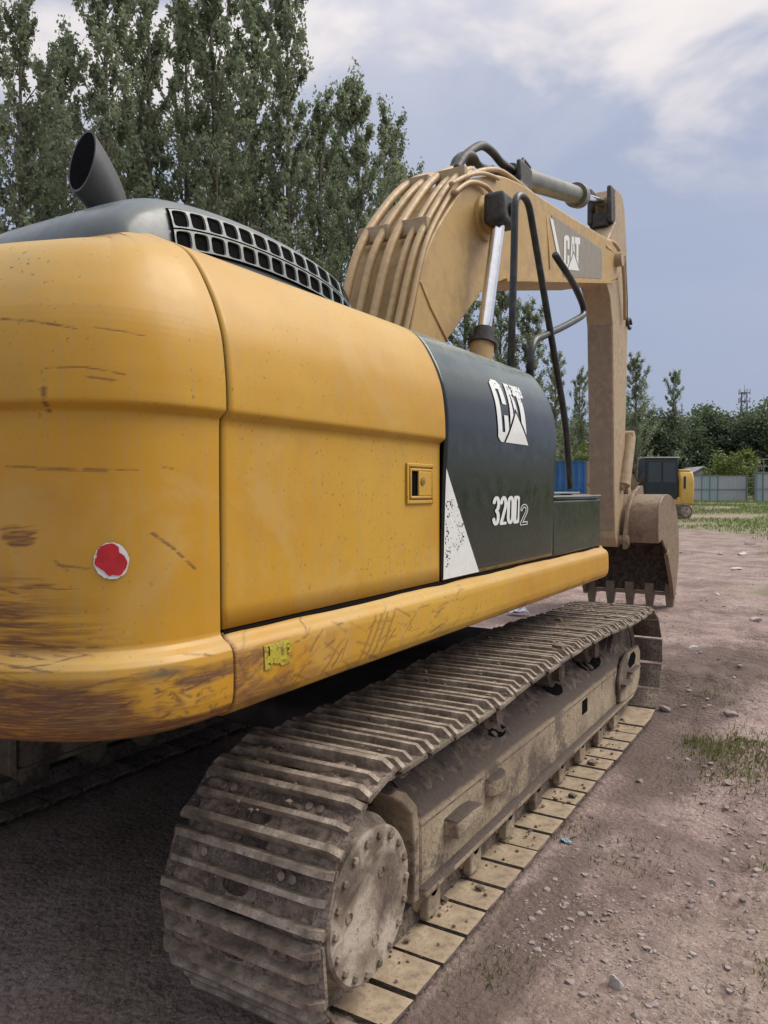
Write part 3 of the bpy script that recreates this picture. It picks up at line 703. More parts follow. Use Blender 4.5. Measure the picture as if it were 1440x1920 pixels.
    def hood_pt(Y, drop):
        zt = np.interp(Y, zt_[:, 0], zt_[:, 1]); k = np.clip((zt - 2.36) / .30, .35, 1)     # ends pull in
        return np.stack([np.interp(drop, sec[:, 1] , sec[:, 0]) * (.82 + .18 * k), Y, np.maximum(zt - drop, 2.33)], -1)
    rings = []
    for Y, zt in zt_:
        k = np.clip((zt - 2.36) / .30, .35, 1) ; half = [(x * (.82 + .18 * k), Y, max(zt - d, 2.33)) for x, d in sec]
        rings.append([(-x, y, z) for x, y, z in half[::-1]] + half[1:])
    hood = MB().loft(rings, cap=True).build('hood', 'hood_paint', EX, True, 60)
    # grille: lattice of two rows of rounded openings standing in front of a dark sheet that stands for the shade behind
    ycol = np.linspace(-1.79, -.60, 14); rows = ((.072, .145), (.152, .228))
    gs = MB()
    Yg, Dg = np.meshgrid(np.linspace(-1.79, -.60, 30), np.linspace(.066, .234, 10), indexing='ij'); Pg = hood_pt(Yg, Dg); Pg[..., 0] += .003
    link('grille_shade', grid_mesh('grille_shade', Pg, True), 'hole_shade', hood, True)
    for (d0, d1) in rows:
        for i in range(13):
            ya, yb = ycol[i], ycol[i + 1]; n = 20; ring_o = []; ring_i = []
            for j in range(n):
                a = 2 * math.pi * (j + .5) / n; c, s = math.cos(a), math.sin(a); m_ = max(abs(c), abs(s)); e = (abs(c) ** 6 + abs(s) ** 6) ** (1 / 6)
                ring_o.append((.5 + .5 * c / m_, .5 + .5 * s / m_)); ring_i.append((.5 + .425 * c / e, .5 + .435 * s / e))
            vo = []
            for ring, out in ((ring_o, .014), (ring_i, .014), (ring_i, .004)):
                for u, v in ring:
                    p = hood_pt(np.array(ya + (yb - ya) * u), np.array(d0 + (d1 - d0) * v)); vo.append((p[0] + out, p[1], p[2]))
            gs.add(vo, [(j, (j + 1) % n, n + (j + 1) % n, n + j) for j in range(n)] + [(n + j, n + (j + 1) % n, 2 * n + (j + 1) % n, 2 * n + j) for j in range(n)])
    gs.build('grille', 'grille_grey', hood)
    lid = MB().loft([[(x, y, z) for x, z in ((-.62, 2.36), (-.62, 2.60), (-.2, 2.62), (-.12, 2.60), (-.1, 2.36))] for y in (-2.22, -1.9)]).build('rear_cowl', 'hood_paint', EX, bevel=.03)
    # exhaust elbow, cut off steeply
    rings = []; n = 28
    base_c, end_c = Vector((0.03, -1.64, 2.74)), Vector((0.03, -1.795, 2.975))
    for k in range(9):
        t = k / 8; c = base_c.lerp(end_c, t) + Vector((0, .035 * math.sin(math.pi * t), 0)); hz = .068 + .067 * t ** 1.5; tilt = math.radians(2 + 76 * t)
        ax = Vector((0, math.cos(tilt), math.sin(tilt)))
        rings.append([tuple(c + Vector((.076 * math.cos(a), 0, 0)) + ax * hz * math.sin(a)) for a in [2 * math.pi * j / n for j in range(n)]])
    inner = [[tuple(Vector(c_) + (Vector(p) - Vector(c_)) * .92) for p in ring] for ring, c_ in ((rings[8], end_c), (rings[6], base_c.lerp(end_c, .75)), (rings[4], base_c.lerp(end_c, .5)))]
    ex_ = MB().loft(rings + [inner[0]], cap=False).build('exhaust_pipe', 'exhaust_black', EX, True, 50)
    MB().loft(inner, cap=True).build('bore_shade', 'hole_shade', ex_, True, 50)  # shade inside the pipe put into a near-black lining
    # cab on the far side (seen only from elsewhere)
    cab = MB().prism([(.05, 1.27), (1.55, 1.27), (1.72, 1.75), (1.45, 2.85), (1.25, 2.93), (.15, 2.93), (.05, 2.8)], -1.30, -.42).build('cab', 'far_yellow', EX, bevel=.05)
    MB().box(-.418, -.414, .25, 1.35, 1.95, 2.75).build('side_window', 'glass', cab)
    MB().box(-1.18, -.54, .043, .047, 2.2, 2.75).build('rear_window', 'glass', cab)
    MB().box(-1.235, -.45, .40, 1.36, 1.085, 1.262).build('cab_floor', 'under_frame', EX)
    # handrails of bent tube
    def rail(name, pts, r, step=6):
        pts = [Vector(p) for p in pts]; out = [pts[0]]
        for a, b, c in zip(pts[:-2], pts[1:-1], pts[2:]):
            k = min(.17, (b - a).length * .48, (c - b).length * .48); p, q = b + (a - b).normalized() * k, b + (c - b).normalized() * k
            out += [p.lerp(b, t).lerp(b.lerp(q, t), t) for t in np.linspace(0, 1, 7)]
        out.append(pts[-1]); return MB().tube(out, r, 12).build(name, 'rail_black', EX, True)
    xa = 1.02
    rail('handrail', [at(957, 705, X=xa), at(963, 520, X=xa), at(966, 362, X=xa), at(990, 372, X=xa + .01), at(1030, 610, X=xa + .03), at(1062, 800, X=xa + .06), at(1069, 916, X=1.08)], .021)
    rail('handrail', [at(993, 712, X=1.04), at(996, 640, X=1.04), at(1058, 612, X=1.04), at(1100, 588, X=1.04), at(1078, 535, X=1.04), at(1041, 478, X=1.04)], .023)

def build_boom():
    W = .28
    up = [(.30, 2.2), (.40, 2.5), (.476, 2.72), (.597, 3.069), (.724, 3.305), (.952, 3.563), (1.22, 3.81), (1.52, 4.0), (1.83, 4.125), (2.15, 4.20), (2.5, 4.25), (3.56, 4.36), (5.30, 4.56)]
    lo = [(5.55, 4.50), (5.62, 4.36), (5.56, 4.19), (5.25, 4.075), (2.35, 3.43), (2.05, 3.36), (1.85, 3.29), (1.551, 3.149), (.99, 2.708), (.62, 2.36), (.45, 2.0), (.25, 1.9), (.12, 2.0)]
    upc = crom(up, 4); boom = MB().prism([tuple(p) for p in upc] + lo, -W, W).build('boom', 'boom_yellow', EX, bevel=.012)
    # bottom flange standing proud, weld beads, end plates
    fl = [(2.0, 3.335), (2.35, 3.415), (5.25, 4.06), (5.25, 4.085), (2.35, 3.44), (2.0, 3.36)]
    MB().prism(fl, -W - .03, W + .03).build('bottom_flange', 'boom_yellow', boom)
    MB().tube([at(788, 528, X=W), at(806, 575, X=W), at(838, 640, X=W)], .010, 8).build('weld_seam', 'boom_yellow', boom, True)
    MB().tube([at(1025, 405, X=W), at(1030, 505, X=W)], .009, 8).build('weld_seam', 'boom_yellow', boom, True)
    # pivot boss at the boom cylinder
    pc = at(934, 400, X=.42); pc[0] = .0
    MB().lathe([(.27, .17), (.31, .165), (.315, .12), (.36, .12)], (0, pc[1] + .05, pc[2]), 'x', 28).build('pin_boss', 'boom_yellow', boom, True, 40)
    # grey print panel, white slash and logo on the boom's side
    q = [at(1033, 402, X=W), at(1128, 468, X=W), at(1128, 522, X=W), at(1056, 519, X=W)]
    MB().add([(W + .0035, p[1], p[2]) for p in q], [(0, 1, 2, 3)]).build('print_panel', 'decal_grey', boom)
    q = [at(1030, 408, X=W), at(1036, 412, X=W), at(1053, 497, X=W), at(1045, 483, X=W)]
    MB().add([(W + .006, p[1], p[2]) for p in q], [(0, 1, 2, 3)]).build('white_slash', 'decal_white', boom)
    A, B, Cc = at(1056, 505, X=W), at(1086, 508, X=W), at(1056, 440, X=W); D_ = at(1086, 446, X=W)
    def pl(Y, V):
        t = (Y - A[1]) / (B[1] - A[1]); z = (A[2] + (B[2] - A[2]) * t) * (1 - V) + (Cc[2] + (D_[2] - Cc[2]) * t) * V
        return np.stack([np.full_like(Y, W + .0065), Y, z], -1)
    decal('brand_logo', lambda U, V: cat_logo(U, V) & (fbm(U * 30, V * 30, 2, 3) < .62), A[1], B[1], 0, 1, pl, 110, 110, 'decal_white', boom)
    # hydraulic lines over the back of the boom
    cu = crom(up, 10)
    def over(X, h, y0, y1, n=26):
        sel = cu[(cu[:, 0] >= y0) & (cu[:, 0] <= y1)]; tg = np.gradient(sel, axis=0); tg /= np.linalg.norm(tg, axis=1)[:, None]
        p = sel + np.stack([-tg[:, 1], tg[:, 0]], 1) * h; p, _ = resample(p, n=n); return [(X, a, b) for a, b in p]
    for X, h, y1, rad, sk in ((-.215, .085, 2.1, .031, 0), (-.10, .075, 2.0, .029, .02), (.015, .09, 1.9, .031, .05), (.115, .06, 1.75, .024, .05), (.185, .065, 1.65, .024, .06), (.25, .05, 1.5, .017, .05)):
        pts = over(X, h, .33, y1); pts = [(x + sk * math.sin(3.14 * i / len(pts)) - sk * .5 * (i / len(pts)), y, z) for i, (x, y, z) in enumerate(pts)]
        MB().tube(pts, rad, 12).build('hydraulic_pipe', 'pipe_yellow', boom, True)
    for Y in (.42, .78, 1.35):
        p = over(0, .065, Y - .03, Y + .05, 4); y, z = p[1][1], p[1][2]
        for xc in (-.16, .14): MB().box(xc - .12, xc + .12, y - .025, y + .025, z - .055, z + .055).build('pipe_clamp', 'arm_dusty', boom, bevel=.006)
    def hose(pts, r, mat='rubber', n=6): MB().tube([tuple(p) for p in crom([tuple(q) for q in pts], n)], r, 10).build('hose', mat, boom, True)
    X1 = .02
    hose([at(845, 330, X=X1), at(862, 305, X=X1), at(880, 285, X=X1), at(903, 273, X=X1), at(922, 284, X=X1), at(940, 305, X=X1), at(958, 318, X=X1), at(975, 330, X=X1)], .036)
    hose([at(855, 318, X=.05), at(872, 292, X=.05), at(886, 292, X=.05), at(900, 312, X=.05), at(930, 322, X=.05), at(962, 336, X=.05)], .032)
    hose([at(850, 330, X=-.08), at(858, 302, X=-.08), at(876, 294, X=-.08), at(884, 306, X=-.08)], .045)
    hose([at(860, 350, X=.2), at(885, 326, X=.24), at(930, 318, X=.25), at(965, 338, X=.25), at(1010, 375, X=.25), at(1060, 413, X=.25), at(1115, 455, X=.25), at(1140, 460, X=.25)], .020, 'pipe_yellow')
    hose([at(850, 362, X=.3), at(880, 342, X=.31), at(908, 348, X=.31), at(925, 366, X=.33), at(935, 388, X=.36)], .018, 'pipe_yellow')
    hose([at(845, 345, X=.3), at(875, 330, X=.30), at(905, 325, X=.30), at(935, 335, X=.3)], .016, 'pipe_yellow')
    MB().box(-.17, .17, 2.66, 2.84, 4.24, 4.40).box(-.15, -.105, 2.70, 3.0, 4.38, 4.60).box(.105, .15, 2.70, 3.0, 4.38, 4.60).build('cylinder_bracket', 'rubber', boom, bevel=.015)
    # boom cylinders, one each side
    for sx in (1, -1):
        X = .44 * sx; pt = at(938, 396, X=.44); pm = at(905, 642, X=.44); dr = Vector((0, pm[1] - pt[1], pm[2] - pt[2])).normalized()
        T = Vector((X, pt[1], pt[2])); Mi = Vector((X, pm[1], pm[2])); Bt = Mi + dr * 1.15
        cy = MB().tube([Mi, Bt], .085, 24).build('boom_cylinder', 'boom_yellow', EX, True, 40)
        MB().tube([Mi - dr * .015, Mi + dr * .02], .105, 24).build('end_flange', 'rubber', cy, True, 40)
        MB().tube([Mi - dr * .10, Mi - dr * .01], .075, 24).build('gland', 'rubber', cy, True, 40)
        MB().tube([T, Mi], .050, 24).build('rod', 'chrome', cy, True, 40)
        MB().box(X - .085, X + .085, T.y - .13, T.y + .13, T.z - .12, T.z + .11).build('rod_eye', 'rubber', cy, bevel=.035, seg=3)
        MB().lathe([(0, .05), (.02 * sx, .05)], (X + .085 * sx, T.y, T.z), 'x', 20).build('pin_cap', 'rubber', cy, True, 40)
    # stick cylinder on top of the boom
    a, b, c = Vector((0, 2.85, 4.54)), Vector((0, 4.95, 5.02)), Vector((0, 6.12, 5.30)); dr = (b - a).normalized()
    sc_ = MB().tube([a, b], .098, 24).build('stick_cylinder', 'cyl_grey', EX, True, 40)
    MB().tube([b - dr * .16, b - dr * .02, b], [.135, .135, .12], 24).build('gland', 'cyl_grey', sc_, True, 40)
    MB().tube([b, c], .052, 20).build('rod', 'chrome', sc_, True, 40)
    MB().tube([c - dr * .08, c + dr * .12], .085, 16).tube([(-.14, c.y + .03, c.z), (.14, c.y + .03, c.z)], .06, 16).build('rod_eye', 'rubber', sc_, True, 40)
    MB().tube([a + Vector((.02, .2, .1)), a + Vector((.02, .25, .22)), a + Vector((.02, .42, .20))], .02, 8).build('hose_fitting', 'rubber', sc_, True)
    # stick
    w = .16
    pr = [(5.98, 5.42), (5.90, 5.30), (5.93, 5.0), (5.62, 4.72), (5.36, 4.55), (5.38, 4.25), (5.70, 4.02), (5.84, 3.7), (5.90, 2.9), (5.98, 1.7), (6.05, 1.05), (6.16, .93), (6.30, .93), (6.40, 1.05), (6.47, 1.7), (6.56, 2.9), (6.60, 3.9), (6.52, 4.8), (6.38, 5.28), (6.24, 5.42)]
    st = MB().prism(pr, -w, w).build('stick', 'arm_dusty', EX, bevel=.012)
    MB().prism([(5.895, 3.9), (5.86, 3.9), (5.868, 3.7), (5.915, 2.9), (5.995, 1.7), (6.05, 1.15), (6.03, 1.15), (5.965, 1.7), (5.885, 2.9), (5.825, 3.7)], -w + .012, w - .012).build('back_shade', 'arm_shaded', st)  # darker sheet, the shade of the back face put into its colour
    MB().box(-.150, -.09, 5.76, 6.04, 4.96, 5.40).box(.09, .150, 5.76, 6.04, 4.96, 5.40).box(-.10, .10, 5.78, 5.90, 4.92, 5.10).build('clevis', 'rubber', st, bevel=.02)
    MB().tube([(-.36, 5.50, 4.40), (.36, 5.50, 4.40)], .085, 20).build('pivot_pin', 'arm_dusty', st, True, 40)
    for pts in ([at(1120, 452, X=.22), at(1150, 455, X=.24), at(1166, 485, X=.24), at(1171, 540, X=.22), at(1172, 600, X=.2)], [at(1135, 462, X=.27), at(1148, 475, X=.26), at(1150, 500, X=.24), at(1156, 522, X=.2)]):
        MB().tube([tuple(p) for p in crom([tuple(q) for q in pts], 6)], .022, 10).build('hose', 'pipe_yellow', st, True)
    ring = at(1180, 607, X=.16); n = 14
    MB().tube([tuple(Vector(ring) + Vector((.0, .09 * math.cos(t), .065 * math.sin(t)))) for t in np.linspace(0, 5.6, n)], .02, 8).tube([at(1171, 480, X=.16), at(1174, 560, X=.16), at(1174, 612, X=.16)], .022, 8).build('hose_loop', 'rubber', st, True)
    # bucket cylinder in front of the stick and the linkage
    bc = MB().tube([(0, 6.75, 4.6), (0, 6.72, 3.2)], .085, 20).build('bucket_cylinder', 'boom_yellow', EX, True, 40)
    MB().tube([(0, 6.72, 3.2), (0, 6.68, 2.4)], .045, 16).build('rod', 'chrome', bc, True, 40)
    lk = MB()
    J, I, E_ = (6.66, 2.38), (6.33, 1.72), (7.10, 1.56)
    for sx in (-.19, .19): lk.tube([(sx, *J), (sx, *I)], [.075, .085], 10)
    lk.tube([(-.2, *I), (.2, *I)], .06, 14); lk.tube([(-.24, *J), (.24, *J)], .07, 14)
    lk.build('idler_link', 'arm_dusty', EX, True, 40)
    MB().box(-.10, .10, -.11, .11, -.02, .98).build('power_link', 'arm_dusty', EX, bevel=.03)
    o = bpy.data.objects['power_link']; dv = Vector((0, E_[0] - J[0], E_[1] - J[1])); o.location = (0, *J); o.rotation_euler = dv.to_track_quat('Z', 'Y').to_euler()
    # bucket, opening towards the machine, teeth down
    BW = .60; sh = crom([(6.38, .98), (6.33, 1.22), (6.42, 1.46), (6.66, 1.58), (7.0, 1.60), (7.36, 1.52), (7.62, 1.30), (7.76, .98), (7.76, .66), (7.68, .42), (7.56, .22)], 5)
    tg = np.gradient(sh, axis=0); tg /= np.linalg.norm(tg, axis=1)[:, None]; inn = sh - np.stack([-tg[:, 1], tg[:, 0]], 1) * .03
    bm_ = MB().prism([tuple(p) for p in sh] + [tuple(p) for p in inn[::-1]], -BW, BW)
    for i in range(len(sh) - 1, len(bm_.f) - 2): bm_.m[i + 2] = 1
    bk = bm_.build('bucket', ['bucket_steel', 'soil_shade'], EX, True, 30)  # inner faces dark: shade inside the bucket put into the colour
    for sx in (-1, 1):
        x0, x1 = (BW - .002, BW + .028) if sx > 0 else (-BW - .028, -BW + .002)
        MB().prism([tuple(p) for p in sh] + [(7.44, .16), (7.30, .42), (6.95, .82), (6.60, 1.02)], x0, x1).build('side_plate', 'bucket_steel', bk, bevel=.006)
        MB().prism([(7.52, .20), (7.40, .14), (7.24, .42), (6.90, .80), (6.98, .86), (7.34, .48)], x0 - .012, x1 + .012).build('side_cutter', 'bucket_steel', bk, bevel=.006)
    MB().box(-BW - .02, BW + .02, 7.50, 7.66, .17, .215).build('cutting_edge', 'arm_shaded', bk, bevel=.008)
    for k in range(5):
        X = -.555 + 1.11 * k / 4
        t = MB().loft([[(X - a, 7.56 - b, z), (X + a, 7.56 - b, z), (X + a, 7.56 + b, z), (X - a, 7.56 + b, z)] for a, b, z in ((.062, .07, .34), (.062, .065, .20), (.055, .05, .10), (.040, .022, -.05))]).build('tooth', 'arm_shaded', bk, bevel=.008)
    for sx in (-.24, .24): MB().prism([(6.16, 1.02), (6.20, .90), (6.36, .92), (6.55, 1.10), (6.8, 1.56), (7.0, 1.57), (7.18, 1.60), (7.12, 1.72), (6.98, 1.72), (6.6, 1.62), (6.32, 1.40)], sx - .022, sx + .022).build('hinge_ear', 'bucket_steel', bk, bevel=.006)
    MB().tube([(-.28, 6.25, 1.02), (.28, 6.25, 1.02)], .06, 16).build('hinge_pin', 'arm_shaded', bk, True, 40)

# ------------------------------------------------------------------ undercarriage
TRK = [(-1.82, .41), (1.80, .41)]; TR = .385
def track_path():
    a, b = TRK; pts = []
    for t in np.linspace(90, 270, 28): pts.append((a[0] + TR * math.cos(R(t)), a[1] + TR * math.sin(R(t))))
    for y in np.linspace(a[0], b[0], 30)[1:-1]: pts.append((y, a[1] - TR))
    for t in np.linspace(270, 450, 28): pts.append((b[0] + TR * math.cos(R(t)), b[1] + TR * math.sin(R(t))))
    top = crom([(b[0], .795), (1.2, .803), (.5, .832), (-.35, .832), (-1.1, .800), (a[0], .795)], 8)
    pts += [tuple(p) for p in top[1:]]; return np.array(pts)
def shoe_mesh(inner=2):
    """triple-grouser shoe: x across (0.60 m), y along the track, z outwards; plate with an oval mud hole, clipped grouser ends, bolts"""
    m = MB(); h = .30; L0, L1 = -.088, .083; t = .012; hx0, hx1, hy0, hy1 = -.075, .025, -.055, -.003; n = 16
    m.box(-h, hx0 - .03, L0, L1, -t, 0).box(hx1 + .03, h, L0, L1, -t, 0).box(hx0 - .03, hx1 + .03, hy1 + .012, L1, -t, 0).box(hx0 - .03, hx1 + .03, L0, hy0 - .012, -t, 0)
    cx, cy = (hx0 + hx1) / 2, (hy0 + hy1) / 2; o_ = []; i_ = []
    for j in range(n):
        a = 2 * math.pi * (j + .5) / n; c, s = math.cos(a), math.sin(a); k = max(abs(c), abs(s)); o_.append((cx + (hx1 - hx0 + .06) / 2 * c / k, cy + (hy1 - hy0 + .024) / 2 * s / k)); i_.append((cx + (hx1 - hx0) / 2 * c, cy + (hy1 - hy0) / 2 * s))
    m.add([(x, y, 0) for x, y in o_] + [(x, y, 0) for x, y in i_] + [(x, y, -t) for x, y in i_] + [(x, y, -t) for x, y in o_],
          [(k * n + j, k * n + (j + 1) % n, (k + 1) * n + (j + 1) % n, (k + 1) * n + j) for k in range(3) for j in range(n)])
    for y, w, hg, e in ((-.076, .013, .032, .0), (-.004, .010, .029, .012), (.068, .012, .032, .004)):
        rings = []
        for x, k in ((-h + e, .25), (-h + e + .03, 1), (-.1, .93), (.12, 1.0), (h - e - .03, 1), (h - e, .25)):
            rings.append([(x, y - w * 1.25, -.002), (x, y - w * .8, hg * k), (x, y + w * .8, hg * k), (x, y + w * 1.25, -.002)])
        b = len(m.f); m.loft(rings, 1)
    for sx in (-.2, -.16, .13, .17): m.lathe([(0, .013), (.010, .013), (.012, .008)], (sx, .033, 0), 'z', 8, 1)
    # inner face: bright dusty steel; mud-dark in the copy for shaded shoes
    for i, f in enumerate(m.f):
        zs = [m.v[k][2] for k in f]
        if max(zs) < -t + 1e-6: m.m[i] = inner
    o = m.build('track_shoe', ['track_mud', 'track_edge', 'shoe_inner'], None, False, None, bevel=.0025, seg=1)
    me = o.data; bpy.data.objects.remove(o); return me
def frame_mesh(sx): pass
def build_track(sx, me):
    xc = 1.19 * sx; P, S = resample(track_path(), n=2001); tot = S[-1]; n = 50; pitch = tot / n
    ch = MB()
    for dx in (-.085, .085):
        q = P[::20]; tg = np.roll(q, -1, 0) - np.roll(q, 1, 0); tg /= np.linalg.norm(tg, axis=1)[:, None]; nr = np.stack([tg[:, 1], -tg[:, 0]], 1)
        nr *= np.sign((nr * (q - [0, .41])).sum(1))[:, None]
        rings = []
        for i in range(len(q) - 1):
            a, b = q[i] - nr[i] * .012, q[i] - nr[i] * .095; rings.append([(xc + dx - .02, *a), (xc + dx + .02, *a), (xc + dx + .02, *b), (xc + dx - .02, *b)])
        ch.loft(rings + [rings[0]], cap=False)
    tr = ch.build('track', 'track_mud', EX)
    rr = np.random.default_rng(5 + sx)
    for k in range(n):
        s = (k + .35) * pitch; i = np.interp(s, S, np.arange(len(S))); i0 = int(i); i1 = min(i0 + 25, len(P) - 1); ia = max(i0 - 25, 0)
        p = P[i0]; t = (P[i1] - P[ia]); t /= np.linalg.norm(t); nrm = np.array([t[1], -t[0]])
        if (nrm @ (p - np.array([0, .41]))) < 0 and abs(p[0]) > 1.7: nrm = -nrm
        if abs(p[0]) <= 1.8: nrm = np.array([nrm[0] * np.sign(nrm[1]) * np.sign(p[1] - .41), abs(nrm[1]) * np.sign(p[1] - .41)])
        o = bpy.data.objects.new('track_shoe', me[0 if p[1] < .06 and sx > 0 else 1]); col.objects.link(o); o.parent = tr  # far track takes the dark inner copy, its shade put into colour
        z = Vector((0, nrm[0], nrm[1])); x = Vector((1, 0, 0)); y = z.cross(x)
        rot = Matrix((x, y, z)).transposed() @ Matrix.Rotation(rr.normal(0, .016), 3, 'X') @ Matrix.Rotation(rr.normal(0, .006), 3, 'Z')
        o.matrix_local = Matrix.Translation((xc + rr.normal(0, .003), p[0], p[1] + rr.normal(0, .0015))) @ rot.to_4x4()
    # frame: box beam with a sloping top, flange along the foot
    def sec(y, k=1.0, zt=.64, xo=0):
        pts = [(1.345, .20), (1.345, .44), (1.335, .475), (1.31, .50), (1.22, .565), (1.15, .62 * k + .61 * (1 - k)), (1.02, .62), (1.02, .20)]
        return [(sx * (x + xo), y, z) for x, z in pts]
    fb = MB().loft([sec(-1.40), sec(-.6), sec(.4), sec(1.2), sec(1.78)]).build('track_frame', 'frame_mud', EX, bevel=.02)
    X = lambda a, b: (min(sx * a, sx * b), max(sx * a, sx * b))
    f = MB(); f.box(*X(1.02, 1.375), -1.405, 1.80, .178, .215); f.build('foot_flange', 'frame_mud', fb, bevel=.01)
    # end plate towards the sprocket, with its bent lip
    MB().prism([(-1.43, .19), (-1.43, .46), (-1.45, .54), (-1.53, .62), (-1.60, .655), (-1.64, .64), (-1.56, .585), (-1.49, .52), (-1.475, .44), (-1.475, .19)], *X(1.0, 1.362)).build('end_plate', 'frame_mud', fb, bevel=.008)
    # front plate standing up beside the idler, its opening a dark patch for shade
    MB().prism([(1.42, .22), (1.38, .38), (1.46, .48), (1.62, .535), (1.93, .53), (2.0, .48), (2.01, .30), (1.93, .21), (1.75, .17)], *X(1.346, 1.372)).build('idler_guard', 'frame_mud', fb, bevel=.01)
    MB().prism([(1.62, .45), (1.69, .505), (1.78, .51), (1.84, .47), (1.80, .42), (1.68, .41)], *X(1.370, 1.376)).build('guard_opening_shade', 'hole_shade', fb)
    MB().box(*X(1.346, 1.41), 1.42, 1.62, .335, .352).build('step', 'frame_mud', fb, bevel=.006)
    MB().box(*X(1.346, 1.41), 1.60, 1.86, .385, .40).build('step', 'frame_mud', fb, bevel=.006)
    MB().prism([(-1.20, .325), (-1.20, .395), (-1.06, .40), (-.97, .39), (-.97, .33), (-1.06, .338)], *X(1.34, 1.405)).build('step', 'frame_mud', fb, bevel=.008)
    bk = MB(); ring = [(1.34, 1.34)]
    bk.loft([[(sx * (1.34 + .055 * math.sin(a) + .0), -.72 - .09 * math.cos(a), z) for a in np.linspace(0, math.pi, 12)] for z in (.345, .42)])
    bk.build('half_round_bracket', 'frame_mud', fb, bevel=.006)
    MB().box(*X(1.344, 1.3485), .62, .72, .34, .42).build('square_hole_shade', 'hole_shade', fb)  # dark plate standing for the shade in a hole
    # carrier rollers, and dark patches for the shade in their openings
    for y, eb, es in ((-.62, .13, 1.0), (.25, .12, 1.0), (.95, .15, 2.0)):
        c = MB().lathe([(-.12, .085), (-.06, .085), (-.06, .06), (.04, .06), (.04, .085), (.12, .085), (.13, .05), (.17, .05)], (1.17 * sx, y, .665), 'x', 24).build('carrier_roller', 'track_mud', fb, True, 40)
        MB().box(*X(1.10, 1.20), y - .07, y + .07, .60, .648).build('roller_bracket', 'frame_mud', fb)
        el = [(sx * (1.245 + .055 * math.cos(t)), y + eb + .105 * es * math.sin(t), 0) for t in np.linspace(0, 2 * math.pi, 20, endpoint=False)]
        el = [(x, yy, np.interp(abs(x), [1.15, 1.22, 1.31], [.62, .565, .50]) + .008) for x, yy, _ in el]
        MB().add(el, [tuple(range(20))]).build('opening_shade', 'hole_shade', fb)
    for y in np.linspace(-1.28, 1.42, 8):
        r_ = MB().lathe([(-.14, .07), (-.11, .10), (-.06, .10), (-.06, .078), (.06, .078), (.06, .10), (.11, .10), (.13, .066), (.15, .060), (.155, .03)], (1.19 * sx, y, .163), 'x', 24).build('track_roller', 'frame_mud', fb, True, 40)
        MB().box(*X(1.305, 1.345), y - .055, y + .055, .06, .179).build('roller_mount', 'frame_mud', r_, bevel=.008)
    # sprocket, final drive and its bolted cover
    a = TRK[0]; sp = MB(); N = 21
    prof = []
    for k in range(N * 4): t = 2 * math.pi * k / (N * 4); rr_ = .335 if k % 4 in (0, 1) else .295; prof.append((a[0] + rr_ * math.cos(t), a[1] + rr_ * math.sin(t)))
    sp.prism(prof, *X(1.165, 1.215)); spo = sp.build('sprocket', 'track_mud', EX)
    MB().lathe([(0, .25), (.06 * sx, .262), (.13 * sx, .262), (.15 * sx, .25), (.17 * sx, .24), (.195 * sx, .238), (.203 * sx, .23), (.205 * sx, .17), (.200 * sx, .155), (.198 * sx, .02)], (1.20 * sx, a[0], a[1] - .042), 'x', 56).build('final_drive', 'disc_mud', spo, True, 30)
    for k in range(18): t = 2 * math.pi * k / 18; MB().lathe([(0, .0135), (.009 * sx, .0135), (.011 * sx, .009)], (1.403 * sx, a[0] + .208 * math.cos(t), a[1] - .042 + .208 * math.sin(t)), 'x', 6).build('bolt', 'track_edge', spo)
    for k, rr_ in ((0, .10), (2.1, .13), (4.0, .125)): MB().lathe([(0, .021), (.007 * sx, .021), (.008 * sx, .014), (.004 * sx, .013)], (1.395 * sx, a[0] + rr_ * math.cos(k + .9), a[1] - .042 + rr_ * math.sin(k + .9)), 'x', 10).build('plug', 'track_edge', spo)
    b = TRK[1]
    MB().lathe([(-.10, .27), (-.08, .30), (-.05, .30), (-.05, .325), (.05, .325), (.05, .30), (.08, .30), (.10, .27), (.105, .12), (.14, .11)], (1.19 * sx, b[0], b[1]), 'x', 48).build('idler', 'track_mud', EX, True, 35)
